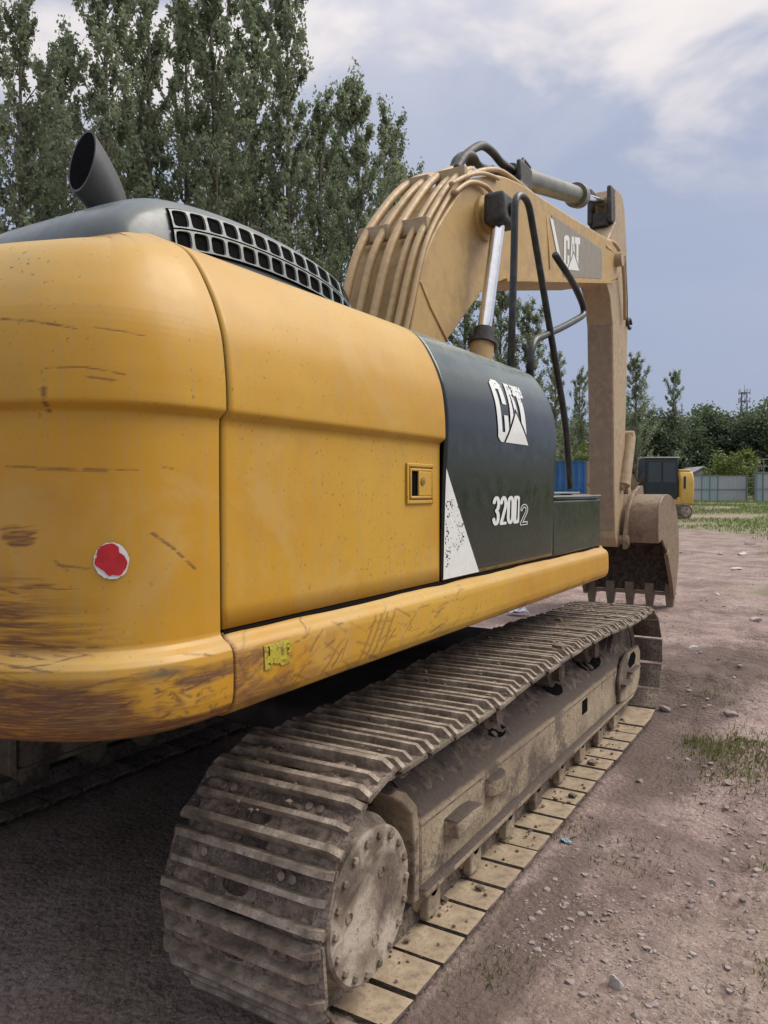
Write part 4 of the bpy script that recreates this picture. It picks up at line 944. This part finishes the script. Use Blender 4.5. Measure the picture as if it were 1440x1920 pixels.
def build_undercarriage():
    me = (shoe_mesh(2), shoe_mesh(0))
    build_track(1, me); build_track(-1, me)
    MB().prism([(-.95, .50), (-.95, .62), (-.6, .80), (.6, .80), (.95, .62), (.95, .50), (.5, .46), (-.5, .46)], -1.03, 1.03).build('car_body', 'under_frame', EX, bevel=.03)
    MB().lathe([(0, .66), (.10, .66), (.10, .72), (.24, .72), (.24, .62), (.30, .62)], (0, 0, .79), 'z', 48).build('swing_bearing', 'under_frame', EX, True, 40)
    # soil that rode up on the top run
    n = 0; V = []; F = []; k0 = 0
    me_ = stone_mesh('clod', 5, 1, (1, .9, .6)); bv = np.array([v.co[:] for v in me_.vertices]); bf = np.array([p.vertices[:] for p in me_.polygons]); bpy.data.meshes.remove(me_)
    P, S = resample(track_path(), n=400); top = P[(P[:, 1] > .7)]
    while n < 2600:
        i = rng.integers(len(top)); y, z = top[i]
        if rng.random() > (.10 + .9 * np.clip((y + .1) / .9, 0, 1)): continue
        x = rng.uniform(.9, 1.47); s = rng.uniform(.004, .011) * (1 + rng.pareto(5)); V.append(bv * s + [x, y + rng.normal(0, .03), z + s * .25 + rng.uniform(0, .022)]); F.append(bf + k0); k0 += len(bv); n += 1
    for k_ in range(280):
        x = 1.47 - .27 * rng.random() ** .6; s = rng.uniform(.003, .009) * (1 + rng.pareto(4)); V.append(bv * s + [x, rng.uniform(-1.75, 1.7), .04 + s * .2]); F.append(bf + k0); k0 += len(bv)
    V = np.concatenate(V); F = np.concatenate(F)
    # a crust between the grousers, thickest towards the front
    up_ = top[np.argsort(top[:, 0])]; gx = np.arange(.90, 1.465, .012); gy = np.arange(-1.3, 1.75, .012); X, Y = np.meshgrid(gx, gy, indexing='ij')
    thick = np.clip((Y + .2) / 1.3, 0, 1) * .9 + .12; Z = np.interp(Y, up_[:, 0], up_[:, 1]) - .012 + .075 * thick * np.clip(fbm(X * 5, Y * 5, 4, 51) * .6 + fbm(X * 24, Y * 24, 3, 52) * .4 - .12, 0, 1) - .03 * np.clip((np.abs(X - 1.185) - .24) / .05, 0, 1)
    G = np.stack([X, Y, Z], -1); me_ = grid_mesh('caked_soil', G, True); k = len(V)
    gv = G.reshape(-1, 3); a, b = X.shape; idx = np.arange(a * b).reshape(a, b); q = np.stack([idx[:-1, :-1], idx[1:, :-1], idx[1:, 1:], idx[:-1, 1:]], -1).reshape(-1, 4) + k; bpy.data.meshes.remove(me_)
    ra = np.linspace(70, 262, 150); ux = np.arange(.90, 1.48, .010); A, U_ = np.meshgrid(ra, ux, indexing='ij')
    hh = -.014 + .075 * np.clip(fbm(A * .09, U_ * 6, 4, 61) * .6 + fbm(A * .38, U_ * 26, 3, 62) * .4 - .22, 0, 1) - .03 * np.clip((np.abs(U_ - 1.19) - .25) / .04, 0, 1) - .045 * np.exp(-((U_ - 1.165) / .065) ** 2)
    rad = TR + hh; Gr = np.stack([U_, TRK[0][0] + rad * np.cos(np.radians(A)), TRK[0][1] + rad * np.sin(np.radians(A))], -1)
    a, b = A.shape; idx = np.arange(a * b).reshape(a, b) + k + len(gv); q2 = np.stack([idx[:-1, :-1], idx[1:, :-1], idx[1:, 1:], idx[:-1, 1:]], -1).reshape(-1, 4)
    gv = np.vstack([gv, Gr.reshape(-1, 3)]); q = np.vstack([q, q2])
    gx = np.arange(1.05, 1.352, .009); gy = np.arange(-1.38, 1.42, .010); X, Y = np.meshgrid(gx, gy, indexing='ij')
    Zb = np.interp(X, [1.02, 1.15, 1.22, 1.31, 1.335, 1.352], [.62, .62, .565, .50, .475, .44]); Z = Zb - .016 + .085 * np.clip(fbm(X * 4.5, Y * 3.2, 4, 81) * .55 + fbm(X * 26, Y * 26, 3, 82) * .45 - .22, 0, 1) * np.clip((1.345 - X) / .06, 0, 1)
    Gd = np.stack([X, Y, Z], -1); a, b = X.shape; dq = np.arange(a * b).reshape(a, b); dk = MB(); dk.v = [tuple(p) for p in Gd.reshape(-1, 3)]; dk.f = [tuple(f) for f in np.stack([dq[:-1, :-1], dq[1:, :-1], dq[1:, 1:], dq[:-1, 1:]], -1).reshape(-1, 4)]; dk.m = [0] * len(dk.f)
    od = dk.build('deck_soil', 'soil_shade', EX, True, 40); od['kind'] = 'stuff'
    me_ = mesh('caked_soil', np.vstack([V, gv]), [tuple(f) for f in F] + [tuple(f) for f in q]); o = link('caked_soil', me_, 'soil', EX, True, 40); o['kind'] = 'stuff'

build_upper(); build_boom(); build_undercarriage()

# ------------------------------------------------------------------ second excavator, standing crosswise farther back
def build_second():
    o0 = at(1232, 918, D=42.0); o0[2] = float(ground_z(o0[0], o0[1])) - .03
    E2 = empty('excavator', o0, 'distant yellow excavator with dark cab parked by the grey fence', 'excavator'); E2.rotation_euler = (0, 0, YAW)
    u = 42.0 / FPX                                   # metres for a pixel there; x to the right in the picture, y away, z up
    L = lambda px_: (px_ - 1240) * u
    H = lambda py_: CAM[2] - (py_ - 918) * u - o0[2]
    def part(mb, name, mat, bevel=.04, parent=E2): return mb.build(name, mat, parent, bevel=bevel)
    body = part(MB().box(L(1185), L(1272), -1.2, 1.2, H(948), H(932)), 'platform', 'far_yellow')
    cwt = part(MB().prism([(-1.2, H(947)), (-1.25, H(900)), (-1.0, H(884)), (1.0, H(884)), (1.25, H(900)), (1.2, H(947))], L(1266), L(1294)), 'counterweight', 'far_yellow', .12)
    MB().box(L(1273), L(1277), -1.262, -1.255, H(916), H(894)).build('warning_mark', 'far_black', cwt)
    MB().box(L(1267), L(1290), -1.0, .9, H(886), H(881)).build('engine_cover', 'far_yellow', E2, bevel=.05)
    cab = part(MB().prism([(-1.2, H(938)), (-1.2, H(864)), (-1.1, H(860)), (-.15, H(860)), (-.05, H(866)), (-.05, H(938))], L(1204), L(1264)), 'cab', 'far_black', .06)
    MB().box(L(1202), L(1266), -1.24, -.02, H(861), H(858.6)).build('roof', 'fence_grey', cab, bevel=.02)
    for a, b in ((1209, 1232), (1236, 1259)): MB().box(L(a), L(b), -1.215, -1.205, H(905), H(868)).build('window', 'glass', cab)
    MB().box(L(1205), L(1228), -.05, 1.1, H(936), H(905)).build('side_cover', 'far_yellow', E2, bevel=.05)
    for y0 in (-1.45, .85):
        pr = []
        for t in np.linspace(90, 270, 9): pr.append((L(1175) + .40 * math.cos(R(t)), .41 + .41 * math.sin(R(t))))
        for t in np.linspace(270, 450, 9): pr.append((L(1274) + .40 * math.cos(R(t)), .41 + .41 * math.sin(R(t))))
        n = len(pr); tr = MB().add([(x, y0, z) for x, z in pr] + [(x, y0 + .6, z) for x, z in pr], [tuple(range(n)), tuple(range(n, 2 * n))[::-1]] + [(i, n + i, n + (i + 1) % n, (i + 1) % n) for i in range(n)]).build('track', 'track_mud', E2, bevel=.03)
        MB().lathe([(-.02, .27), (0, .27), (.01, .2)], (L(1274), y0 - .02, .41), 'y', 20).build('drive_wheel', 'disc_mud', tr)
    # boom and stick reaching to the left, folded low
    bm_ = MB().loft([[(x, y, z) for y, z in ((-.22, zc - h), (.22, zc - h), (.22, zc + h), (-.22, zc + h))] for x, zc, h in ((L(1205), 1.5, .25), (L(1185), 2.4, .38), (L(1160), 3.0, .38), (L(1120), 2.9, .25))]).build('boom', 'arm_dusty', E2, bevel=.03)
    MB().box(L(1108), L(1122), -.16, .16, .3, 3.1).build('stick', 'arm_dusty', E2, bevel=.03)

# ------------------------------------------------------------------ fences, shed, mast
def build_far():
    D = 80.0; u = D / FPX
    def ground_at(px_, D): p = at(px_, 918, D=D); return p, float(ground_z(p[0], p[1]))
    def fence(name, spans, D, ytop, label, cat, mats, depth_end=None, rails=True, corr=.10, post_mat='post_grey'):
        p0, z0 = ground_at(spans[0][0], D); root = empty(name, (p0[0], p0[1], z0), label, cat); root.rotation_euler = (0, 0, YAW); u = D / FPX
        top = CAM[2] - (ytop - 918) * u - z0
        for k, (a, b, mt, dy) in enumerate(spans):
            xa, xb = (a - spans[0][0]) * u, (b - spans[0][0]) * u; n = max(4, int((xb - xa - .12) / corr)); xs = np.linspace(xa + .06, xb - .06, n)
            v = []; f = []
            for i, x in enumerate(xs): v += [(x, .03 * (i % 2), -.2), (x, .03 * (i % 2), top + dy)]
            for i in range(n - 1): f.append((2 * i, 2 * i + 2, 2 * i + 3, 2 * i + 1))
            o = link('panel', mesh('panel', v, f), mt, root); md = o.modifiers.new('thickness', 'SOLIDIFY'); md.thickness = .02
            MB().box(xa - .05, xa + .05, -.03, .07, -.3, top + dy + .08).build('post', post_mat, root)
            if rails: MB().box(xa + .05, xb - .05, -.06, -.028, top * .45, top * .45 + .07).build('rail', post_mat, root); MB().box(xa + .05, xb - .05, -.05, .06, top + dy, top + dy + .05).build('rail', post_mat, root)
        xe = (spans[-1][1] - spans[0][0]) * u; MB().box(xe - .05, xe + .05, -.03, .07, -.3, top + .08).build('post', post_mat, root)
        return root
    g_, t_ = 'fence_grey', 'fence_teal'
    fence('sheet_fence', [(1270, 1293, g_, 0), (1293, 1316, g_, 0), (1316, 1331, t_, 0), (1331, 1346, t_, 0), (1346, 1400, g_, 0)], 80.0, 892, 'grey and teal corrugated sheet fence to the right of the distant excavator', 'fence', None)
    fence('sheet_fence', [(1416, 1431, t_, .1), (1431, 1450, g_, .1), (1450, 1475, g_, .1), (1475, 1500, g_, .1)], 78.0, 890, 'grey sheet fence at the right edge, beyond the open gateway', 'fence', None)
    fence('sheet_fence', [(1000 + 12 * k, 1012 + 12 * k, 'fence_blue', 0) for k in range(9)], 50.0, 866, 'bright blue sheet fence seen between black handrail and upright stick', 'fence', None, corr=.13, post_mat='fence_blue')
    # gateway of thin pipes between the two fences
    p, z = ground_at(1401, 79.0); gt = empty('pipe_gate', (p[0], p[1], z), 'thin open pipe frame gate between the two grey fences', 'gate'); gt.rotation_euler = (0, 0, YAW); u = 79.0 / FPX
    for x in (0, 13 * u): MB().tube([(x, 0, -.2), (x, 0, 2.8)], .05, 8).build('post', 'post_grey', gt)
    for zz in (.4, 1.4, 2.4): MB().tube([(0, 0, zz), (13 * u, 0, zz)], .03, 8).build('bar', 'post_grey', gt)
    for a, b in ((.4, 1.4), (1.4, 2.4)): MB().tube([(0, .04, a), (13 * u, .04, b)], .025, 8).build('brace', 'post_grey', gt)
    p, z = ground_at(1419, 76.0); gt = empty('scaffold', (p[0], p[1], z), 'tall dark pipe scaffold rising above the fence at right edge', 'scaffold'); gt.rotation_euler = (0, 0, YAW); u = 76.0 / FPX
    for x in (0, 12 * u, 24 * u): MB().tube([(x, 0, -.2), (x, 0, 4.3)], .05, 8).build('upright', 'tower_grey', gt)
    for zz in (2.9, 3.5, 4.2): MB().tube([(0, 0, zz), (24 * u, 0, zz)], .04, 8).build('ledger', 'tower_grey', gt)
    # low shed with a pale gable roof
    p, z = ground_at(1318, 90.0); sh = empty('shed', (p[0], p[1], z), 'low pale shed with gabled roof behind the corrugated fence', 'shed'); sh.rotation_euler = (0, 0, YAW); u = 90 / FPX
    top = CAM[2] + (918 - 876) * u - z; ev = CAM[2] + (918 - 888) * u - z
    MB().add([(-24 * u, 0, -.2), (24 * u, 0, -.2), (24 * u, 0, ev), (0, 0, top - .1), (-24 * u, 0, ev), (-24 * u, 6, -.2), (24 * u, 6, -.2), (24 * u, 6, ev), (0, 6, top - .1), (-24 * u, 6, ev)],
             [(0, 1, 2, 3, 4), (9, 8, 7, 6, 5), (1, 6, 7, 2), (0, 4, 9, 5)]).build('wall', 'roof_grey', sh)
    for s in (-1, 1): MB().add([(0, -.3, top), (s * 26 * u, -.3, ev - .12), (s * 26 * u, 6.3, ev - .12), (0, 6.3, top), (0, -.3, top + .1), (s * 26 * u, -.3, ev - .02), (s * 26 * u, 6.3, ev - .02), (0, 6.3, top + .1)], [(0, 1, 2, 3), (4, 5, 6, 7), (0, 1, 5, 4), (1, 2, 6, 5), (2, 3, 7, 6), (3, 0, 4, 7)]).build('roof_slope', 'fence_grey', sh)
    # telecom mast far off
    p, z = ground_at(1393, 260.0); u = 260 / FPX; mast = empty('lattice_mast', (p[0], p[1], z), 'far lattice telecom mast rising above the trees at right', 'mast'); Hm = CAM[2] + (918 - 736) * u - z
    w0, w1 = 1.9, .75
    def wz(t): return w0 + (w1 - w0) * t
    for sx in (-1, 1):
        for sy in (-1, 1): MB().tube([(sx * w0, sy * w0, 0), (sx * w1, sy * w1, Hm)], .16, 6).build('leg', 'tower_grey', mast)
    for k in range(14):
        a, b = k / 14, (k + 1) / 14
        for q in range(4):
            c = [(-1, -1), (1, -1), (1, 1), (-1, 1)]; (xa, ya), (xb, yb) = c[q], c[(q + 1) % 4]
            MB().tube([(xa * wz(a), ya * wz(a), a * Hm), (xb * wz(b), yb * wz(b), b * Hm)], .08, 4).build('brace', 'tower_grey', mast)
    for zz in (Hm - 3.2, Hm - .4):
        MB().lathe([(0, 1.7), (.25, 1.7)], (0, 0, zz), 'z', 12).build('platform', 'tower_grey', mast)
        for k in range(5): t = k * 1.257 + .3; MB().box(-.16, .16, -.1, .1, -.4, 1.4).build('antenna', 'roof_grey', mast).location = (1.8 * math.cos(t), 1.8 * math.sin(t), zz)
    MB().tube([(0, 0, Hm), (0, 0, Hm + 2.4)], .07, 6).build('spike', 'tower_grey', mast)

# ------------------------------------------------------------------ trees
def leaves(C, size, r_, flat=.0):
    n = len(C); a = r_.normal(size=(n, 3)); a /= np.linalg.norm(a, axis=1)[:, None]; b = np.cross(a, r_.normal(size=(n, 3))); b /= np.linalg.norm(b, axis=1)[:, None]
    s = size * r_.uniform(.65, 1.3, (n, 1)); return np.stack([C - a * s, C - b * s * .62, C + a * s, C + b * s * .62], 1)
def poplar_meshes(seed, H=18.0, wide=1.0, limbs=58, per=7, nl=38, size=.084):
    r_ = np.random.default_rng(seed); tk = MB(); C = []
    lean = r_.normal(0, .012, 2); trunk = [(lean[0] * h * h * .05, lean[1] * h * h * .05, h) for h in np.linspace(0, H * .97, 9)]
    tk.tube(trunk, [.26 * (1 - .93 * i / 8) + .012 for i in range(9)], 8)
    for k in range(limbs):
        t = .10 + .86 * (k + r_.random()) / limbs; h = H * t; az = k * 2.4 + r_.normal(0, .4)
        L = wide * H * (.25 * (1 - t) ** .75 + .055) * r_.uniform(.5, 1.5); el = R(r_.uniform(46, 66)) if t > .25 else R(r_.uniform(25, 50))
        b0 = np.array([lean[0] * h * h * .05, lean[1] * h * h * .05, h]); d = np.array([math.cos(az) * math.cos(el), math.sin(az) * math.cos(el), math.sin(el)])
        pts = [b0 + d * L * s + np.array([0, 0, .10 * L * s * s]) for s in (0, .5, 1)]
        tk.tube(pts, [.055 * (1 - t) + .02, .03 * (1 - t) + .012, .006], 5)
        C.append(pts[2] + r_.normal(0, .10 + .012 * L, (nl, 3)) * [1, 1, 1.9])
        for j in range(per):
            s = r_.uniform(.18, 1.0); q = b0 + d * L * s + np.array([0, 0, .10 * L * s * s]); dd = d + r_.normal(0, .75, 3); dd[2] = abs(dd[2]) + .4; dd /= np.linalg.norm(dd); l2 = L * r_.uniform(.12, .34)
            e = q + dd * l2
            if j < 4: tk.tube([q, e], [.014, .005], 4)
            m = r_.random((nl, 1)); C.append(q + dd * l2 * (.25 + .9 * m) + r_.normal(0, .065 + .022 * l2, (nl, 3)) * [1, 1, 1.35])
    C.append(np.array(trunk[-1]) + r_.normal(0, .16, (160, 3)) * [1, 1, 3.2])
    C = np.concatenate(C); C = C[C[:, 2] > H * .05]
    o = tk.build('trunk', 'bark', None, True); tm = o.data; bpy.data.objects.remove(o)
    cm = quads_mesh('crown', leaves(C, size, r_)); return tm, cm
def bushy_meshes(seed, H=10.0, wide=4.0, n=300, nl=62, size=.15, low=.12):
    r_ = np.random.default_rng(seed); tk = MB(); C = []
    tk.tube([(0, 0, 0), (.1, 0, H * .3), (.0, .1, H * .62)], [.28, .2, .07], 8)
    for k in range(n):
        v = r_.normal(size=3); v /= np.linalg.norm(v); rad = r_.random() ** .33
        lump = 1 + .22 * math.sin(v[0] * 5 + seed) * math.cos(v[1] * 4 + v[2] * 3)
        c = np.array([v[0] * wide * .5 * rad * lump, v[1] * wide * .5 * rad * lump, H * (low + (1 - low) / 2) + v[2] * H * (1 - low) / 2 * rad * lump])
        if k % 9 == 0: tk.tube([(0, 0, H * .35), tuple(c * [.5, .5, .8]), tuple(c)], [.06, .04, .012], 5)
        C.append(c + r_.normal(0, .055 * H ** .5 + .03 * wide, (nl, 3)))
    C = np.concatenate(C); C = C[C[:, 2] > .05]
    o = tk.build('trunk', 'bark', None, True); tm = o.data; bpy.data.objects.remove(o)
    return tm, quads_mesh('crown', leaves(C, size, r_))
def build_trees():
    pops = [poplar_meshes(s, wide=w) for s, w in ((1, .70), (2, .80), (3, .66), (4, .74))]
    bush = [bushy_meshes(s, 10, w) for s, w in ((11, 7.0), (12, 8.0), (13, 6.0))]
    shrub = [bushy_meshes(21, 3, 3.2, 90, 50, .09, .02)]
    for tm, cm in pops: cm.materials.append(M['leaf_poplar'])
    for tm, cm in bush: cm.materials.append(M['leaf_dark'])
    for tm, cm in shrub: cm.materials.append(M['leaf_bright'])
    def tree(name, kind, H0, px_, D, ytop, label, cat, group, rot, sx=1.0):
        p = at(px_, 918, D=D); z = float(ground_z(p[0], p[1])); H = CAM[2] + (918 - ytop) / FPX * D - z; k = H / H0
        e = empty(name, (p[0], p[1], z - .05), label, cat, group); e.rotation_euler = (0, 0, rot); e.scale = (k * sx, k * sx, k)
        for nm, me in zip(('trunk', 'crown'), kind):
            o = bpy.data.objects.new(nm, me); col.objects.link(o); o.parent = e
    g1, g2, g3 = 'poplars behind the machine', 'poplars farther along the row', 'dark round-crowned trees along the far edge'
    P_ = [(-45, 25, 90, 'poplar cut off by the left edge of the picture', 1.0), (45, 24, 22, 'slim poplar with pointed top just inside the left edge', .8), (128, 30, 58, 'poplar with lower top, showing left of the exhaust pipe', .8),
          (205, 25, -70, 'very tall poplar right above the exhaust pipe, top out of frame', .85), (282, 27, -35, 'very tall poplar just right of the one above the exhaust pipe', .78), (352, 31, 35, 'poplar rising behind the rear half of the hood grille', .75),
          (418, 26, -60, 'tallest poplar in the middle group, above the hood grille', .85), (482, 30, -30, 'tall poplar right of the middle group\'s tallest', .8), (542, 27, 12, 'poplar with stepped right side, rightmost of the tall group', .72),
          (600, 31, 195, 'shorter poplar directly right of the tall group', .8), (688, 28, 146, 'shorter poplar with several upright tips left of the boom', .85), (735, 33, 225, 'poplar whose right side meets the boom hoses', .7),
          (85, 36, 230, 'far poplar showing low between the two leftmost poplars', 1.1), (245, 38, 200, 'far poplar filling the gap above the exhaust pipe', 1.1), (455, 38, 200, 'far poplar filling in behind the middle group', 1.1), (640, 38, 290, 'far low poplar behind the front end of the hood', 1.2), (760, 38, 340, 'low poplar top peeping beside the curved boom back', .9)]
    for i, (x, D, y, lb, sx) in enumerate(P_): tree('poplar_tree', pops[i % 4], 18.0, x, D, y, lb, 'tree', g1, i * 1.7, sx)
    Q_ = [(870, 44, 520, 'distant poplar behind the chrome rod of the boom cylinder', 1.2), (935, 47, 530, 'distant poplar seen through the handrail triangle', 1.0), (990, 46, 572, 'distant poplar with slanting twigs seen right of the handrail triangle', 1.1), (1040, 64, 665, 'small distant poplar beside the lower handrail bend', 1.1),
          (1085, 68, 698, 'small distant poplar just left of the upright stick', .9), (1150, 70, 690, 'distant poplar mostly hidden by the upright stick', 1.0), (1192, 72, 672, 'distant poplar with pointed top right of the stick', 1.05), (1262, 96, 702, 'distant poplar standing alone halfway between stick and mast', .95)]
    for i, (x, D, y, lb, sx) in enumerate(Q_): tree('poplar_tree', pops[(i + 1) % 4], 18.0, x, D, y, lb, 'tree', g2, i * 2.1 + .5, sx)
    B_ = [(1010, 92, 800, 'dark round tree low behind the black cover', 1.3), (1070, 95, 795, 'dark round tree behind the blue fence', 1.2), (1165, 96, 785, 'dark round tree directly right of the upright stick', 1.2), (1215, 98, 772, 'dark round tree above the distant excavator cab', 1.2), (1275, 100, 790, 'dark round tree above the distant excavator counterweight', 1.2),
          (1333, 102, 766, 'dark round tree highest between the lone poplar and the mast', 1.15), (1385, 106, 790, 'dark round tree directly below the lattice mast', 1.2), (1432, 98, 762, 'dark round tree at the right edge beside the mast', 1.2), (1500, 100, 760, 'dark round tree cut off by the right edge', 1.3)]
    for i, (x, D, y, lb, sx) in enumerate(B_): tree('round_tree', bush[i % 3], 10.0, x, D, y, lb, 'tree', g3, i * 2.3, sx)
    S_ = [(1376, 86, 848, 'yellow-green bush rising above the plain grey fence panel', 1.1), (1086, 66, 838, 'bright green bush above the blue fence', .9)]
    for i, (x, D, y, lb, sx) in enumerate(S_): tree('bush', shrub[0], 3.0, x, D, y, lb, 'bush', None, i * 2.0, sx)
    # belt of wood on the skyline, one mass
    r_ = np.random.default_rng(31); C = []
    for k in range(420):
        x = r_.uniform(-900, 2300); D = r_.uniform(118, 150); p = at(x, 918, D=D); h = r_.uniform(6, 11); C.append(p * [1, 1, 0] + [0, 0, .4] + r_.normal(0, 1, (70, 3)) * [2.2, 2.2, .24 * h] + [0, 0, h * .48])
    C = np.concatenate(C); C = C[C[:, 2] > .3]; o = link('far_wood', quads_mesh('far_wood', leaves(C, .42, r_)), 'leaf_dark'); tag(o, 'dark belt of far-off wood closing the horizon behind everything', 'wood', kind='stuff')

# ------------------------------------------------------------------ grass, rocks, litter
def blades(P, h, r_, w=.004):
    n = len(P); a = r_.uniform(0, 6.283, n); ln = r_.normal(0, .38, (n, 2)); hh = h * r_.uniform(.5, 1.3, n); ww = w * r_.uniform(.7, 1.4, n)
    b = np.stack([np.cos(a) * ww, np.sin(a) * ww, np.zeros(n)], 1); m = np.stack([ln[:, 0] * hh * .35, ln[:, 1] * hh * .35, hh * .6], 1); t = np.stack([ln[:, 0] * hh, ln[:, 1] * hh, hh * .95], 1)
    return np.stack([P - b, P + b, P + m + b * .7, P + t, P + m - b * .7], 1)
def build_grass():
    r_ = np.random.default_rng(8)
    def clump(name, label, spots, mat='grass_blade'):
        V = []
        for x, y, n, rad, h in spots:
            c = at(x, y, Z=0); q = c[:2] + r_.normal(0, rad, (n, 2)) * [1, 1.3]; z = ground_z(q[:, 0], q[:, 1]); V.append(blades(np.column_stack([q, z - .005]), h, r_, .0028 + h * .012))
        o = link(name, quads_mesh(name, np.concatenate(V), 5), mat); tag(o, label, 'grass', kind='stuff')
    clump('grass', 'thin green grass growing in tufts on the dirt beside the track', [(1302, 1392, 110, .05, .05), (1340, 1415, 90, .07, .04), (1385, 1425, 380, .13, .045), (1400, 1450, 260, .16, .035), (1330, 1440, 160, .2, .025), (1420, 1400, 160, .16, .03), (1365, 1400, 150, .12, .05), (1425, 1470, 160, .14, .05), (1350, 1460, 80, .15, .04), (1438, 1615, 40, .04, .03), (1436, 1800, 40, .04, .03), (1425, 1330, 120, .25, .03), (1075, 1545, 60, .07, .03), (1180, 1600, 70, .12, .025), (920, 1820, 80, .08, .03), (1310, 1330, 80, .10, .04)])
    N = 170000; X = r_.uniform(-45, 30, N); Y = r_.uniform(6, 78, N); k = green_mask(X, Y) > .3 + .5 * r_.random(N)
    v = np.stack([X, Y], 1)[k]; d = np.hypot(v[:, 0] - CAM[0], v[:, 1] - CAM[1]); z = ground_z(v[:, 0], v[:, 1]); h = .06 + .0022 * d
    o = link('meadow_grass', quads_mesh('meadow_grass', blades(np.column_stack([v, z - .02]), h, r_, .016), 5), 'meadow_blade'); tag(o, 'rough green grass along the lane and in front of the fence', 'grass', kind='stuff')
def build_rocks():
    rk = [(1157, 1852, .042, .9, 'pale_stone', 'pinkish angular rock lying alone near the bottom edge'), (1336, 1640, .034, .7, 'pale_stone', 'pale rock on the dirt at right, level with the sprocket top'), (1362, 1652, .022, .8, 'stone', 'smaller rock right beside the pale rock level with the sprocket'),
          (1300, 1782, .020, .6, 'pale_stone', 'small whitish chip above the lone pinkish rock, to its right'), (1303, 1232, .085, .6, 'pale_stone', 'large pale rock behind the track\'s front end'), (1414, 1162, .10, .7, 'pale_stone', 'white rock near the right edge, level with the bucket teeth'),
          (1372, 1362, .085, .4, 'stone', 'long flat grey rock on the dirt heap before the grass tuft'), (1420, 1398, .05, .5, 'stone', 'grey rock at the right edge beside the long flat rock'), (1405, 1022, .24, .5, 'pale_stone', 'yellowish rock farthest up the lane by the verge'), (1392, 1040, .16, .5, 'pale_stone', 'white rock just below the farthest rock on the lane'),
          (1378, 1068, .14, .4, 'pale_stone', 'pale rock in the lane between bucket top and right edge'), (1350, 1040, .10, .4, 'pale_stone', 'small pale rock in the middle of the lane behind the bucket'), (1415, 1208, .075, .3, 'pale_stone', 'thin pale slab near the right edge below the white rock'), (1245, 1335, .055, .8, 'stone', 'grey stone at the foot of the soil heap in front of the track'),
          (1320, 1498, .03, .7, 'stone', 'small stone on the dirt below the grass tuft'), (1200, 1462, .028, .6, 'stone', 'small stone halfway between track shoes and grass tuft'), (1345, 1115, .07, .4, 'pale_stone', 'flat pale stone on the lane right of the bucket teeth'), (1370, 1478, .045, .3, 'stone', 'flat dark stone half hidden at the near edge of the grass tuft')]
    ms = {}
    for i, (x, y, s, sq, mt, lb) in enumerate(rk):
        c = at(x, y, Z=0); me = stone_mesh('rock', 300 + i, 3, (1, .72, sq * .8), .12); o = link('rock', me, mt, smooth=True, angle=16)
        o.location = (c[0], c[1], float(ground_z(c[0], c[1])) + s * sq * .32); o.scale = (s, s, s); o.rotation_euler = (0.1 * (i % 3), .12 * (i % 2), i * 1.9); tag(o, lb, 'rock', 'larger rocks on the dirt')
    def scrap(name, p, s, mat, label, seed):
        r_ = np.random.default_rng(seed); n = 9; g = np.linspace(-1, 1, n); X, Y = np.meshgrid(g, g, indexing='ij'); Z = (fbm(X * 2 + 5, Y * 2, 3, seed) - .3) * 1.1
        G = np.stack([X + r_.normal(0, .1, X.shape), Y * .6 + r_.normal(0, .1, X.shape), Z], -1) * s; o = link(name, grid_mesh(name, G), mat, smooth=True); md = o.modifiers.new('thickness', 'SOLIDIFY'); md.thickness = .002
        o.location = p; tag(o, label, 'litter')
    plain('litter_blue', (.30, .42, .48), .35); plain('litter_white', (.6, .65, .72), .3)
    c = at(1062, 1572, Z=.0); scrap('plastic_scrap', (c[0], c[1], float(ground_z(c[0], c[1])) + .006), .026, 'litter_blue', 'small blue plastic scrap on the dirt beside the track shoes', 3)
    c = at(970, 1156, Z=.0); scrap('plastic_scrap', (c[0], c[1], .06), .13, 'litter_white', 'crumpled whitish plastic on the ground, seen between sill and track', 6)

build_second(); build_far(); build_trees(); build_pebbles(); build_grass(); build_rocks()
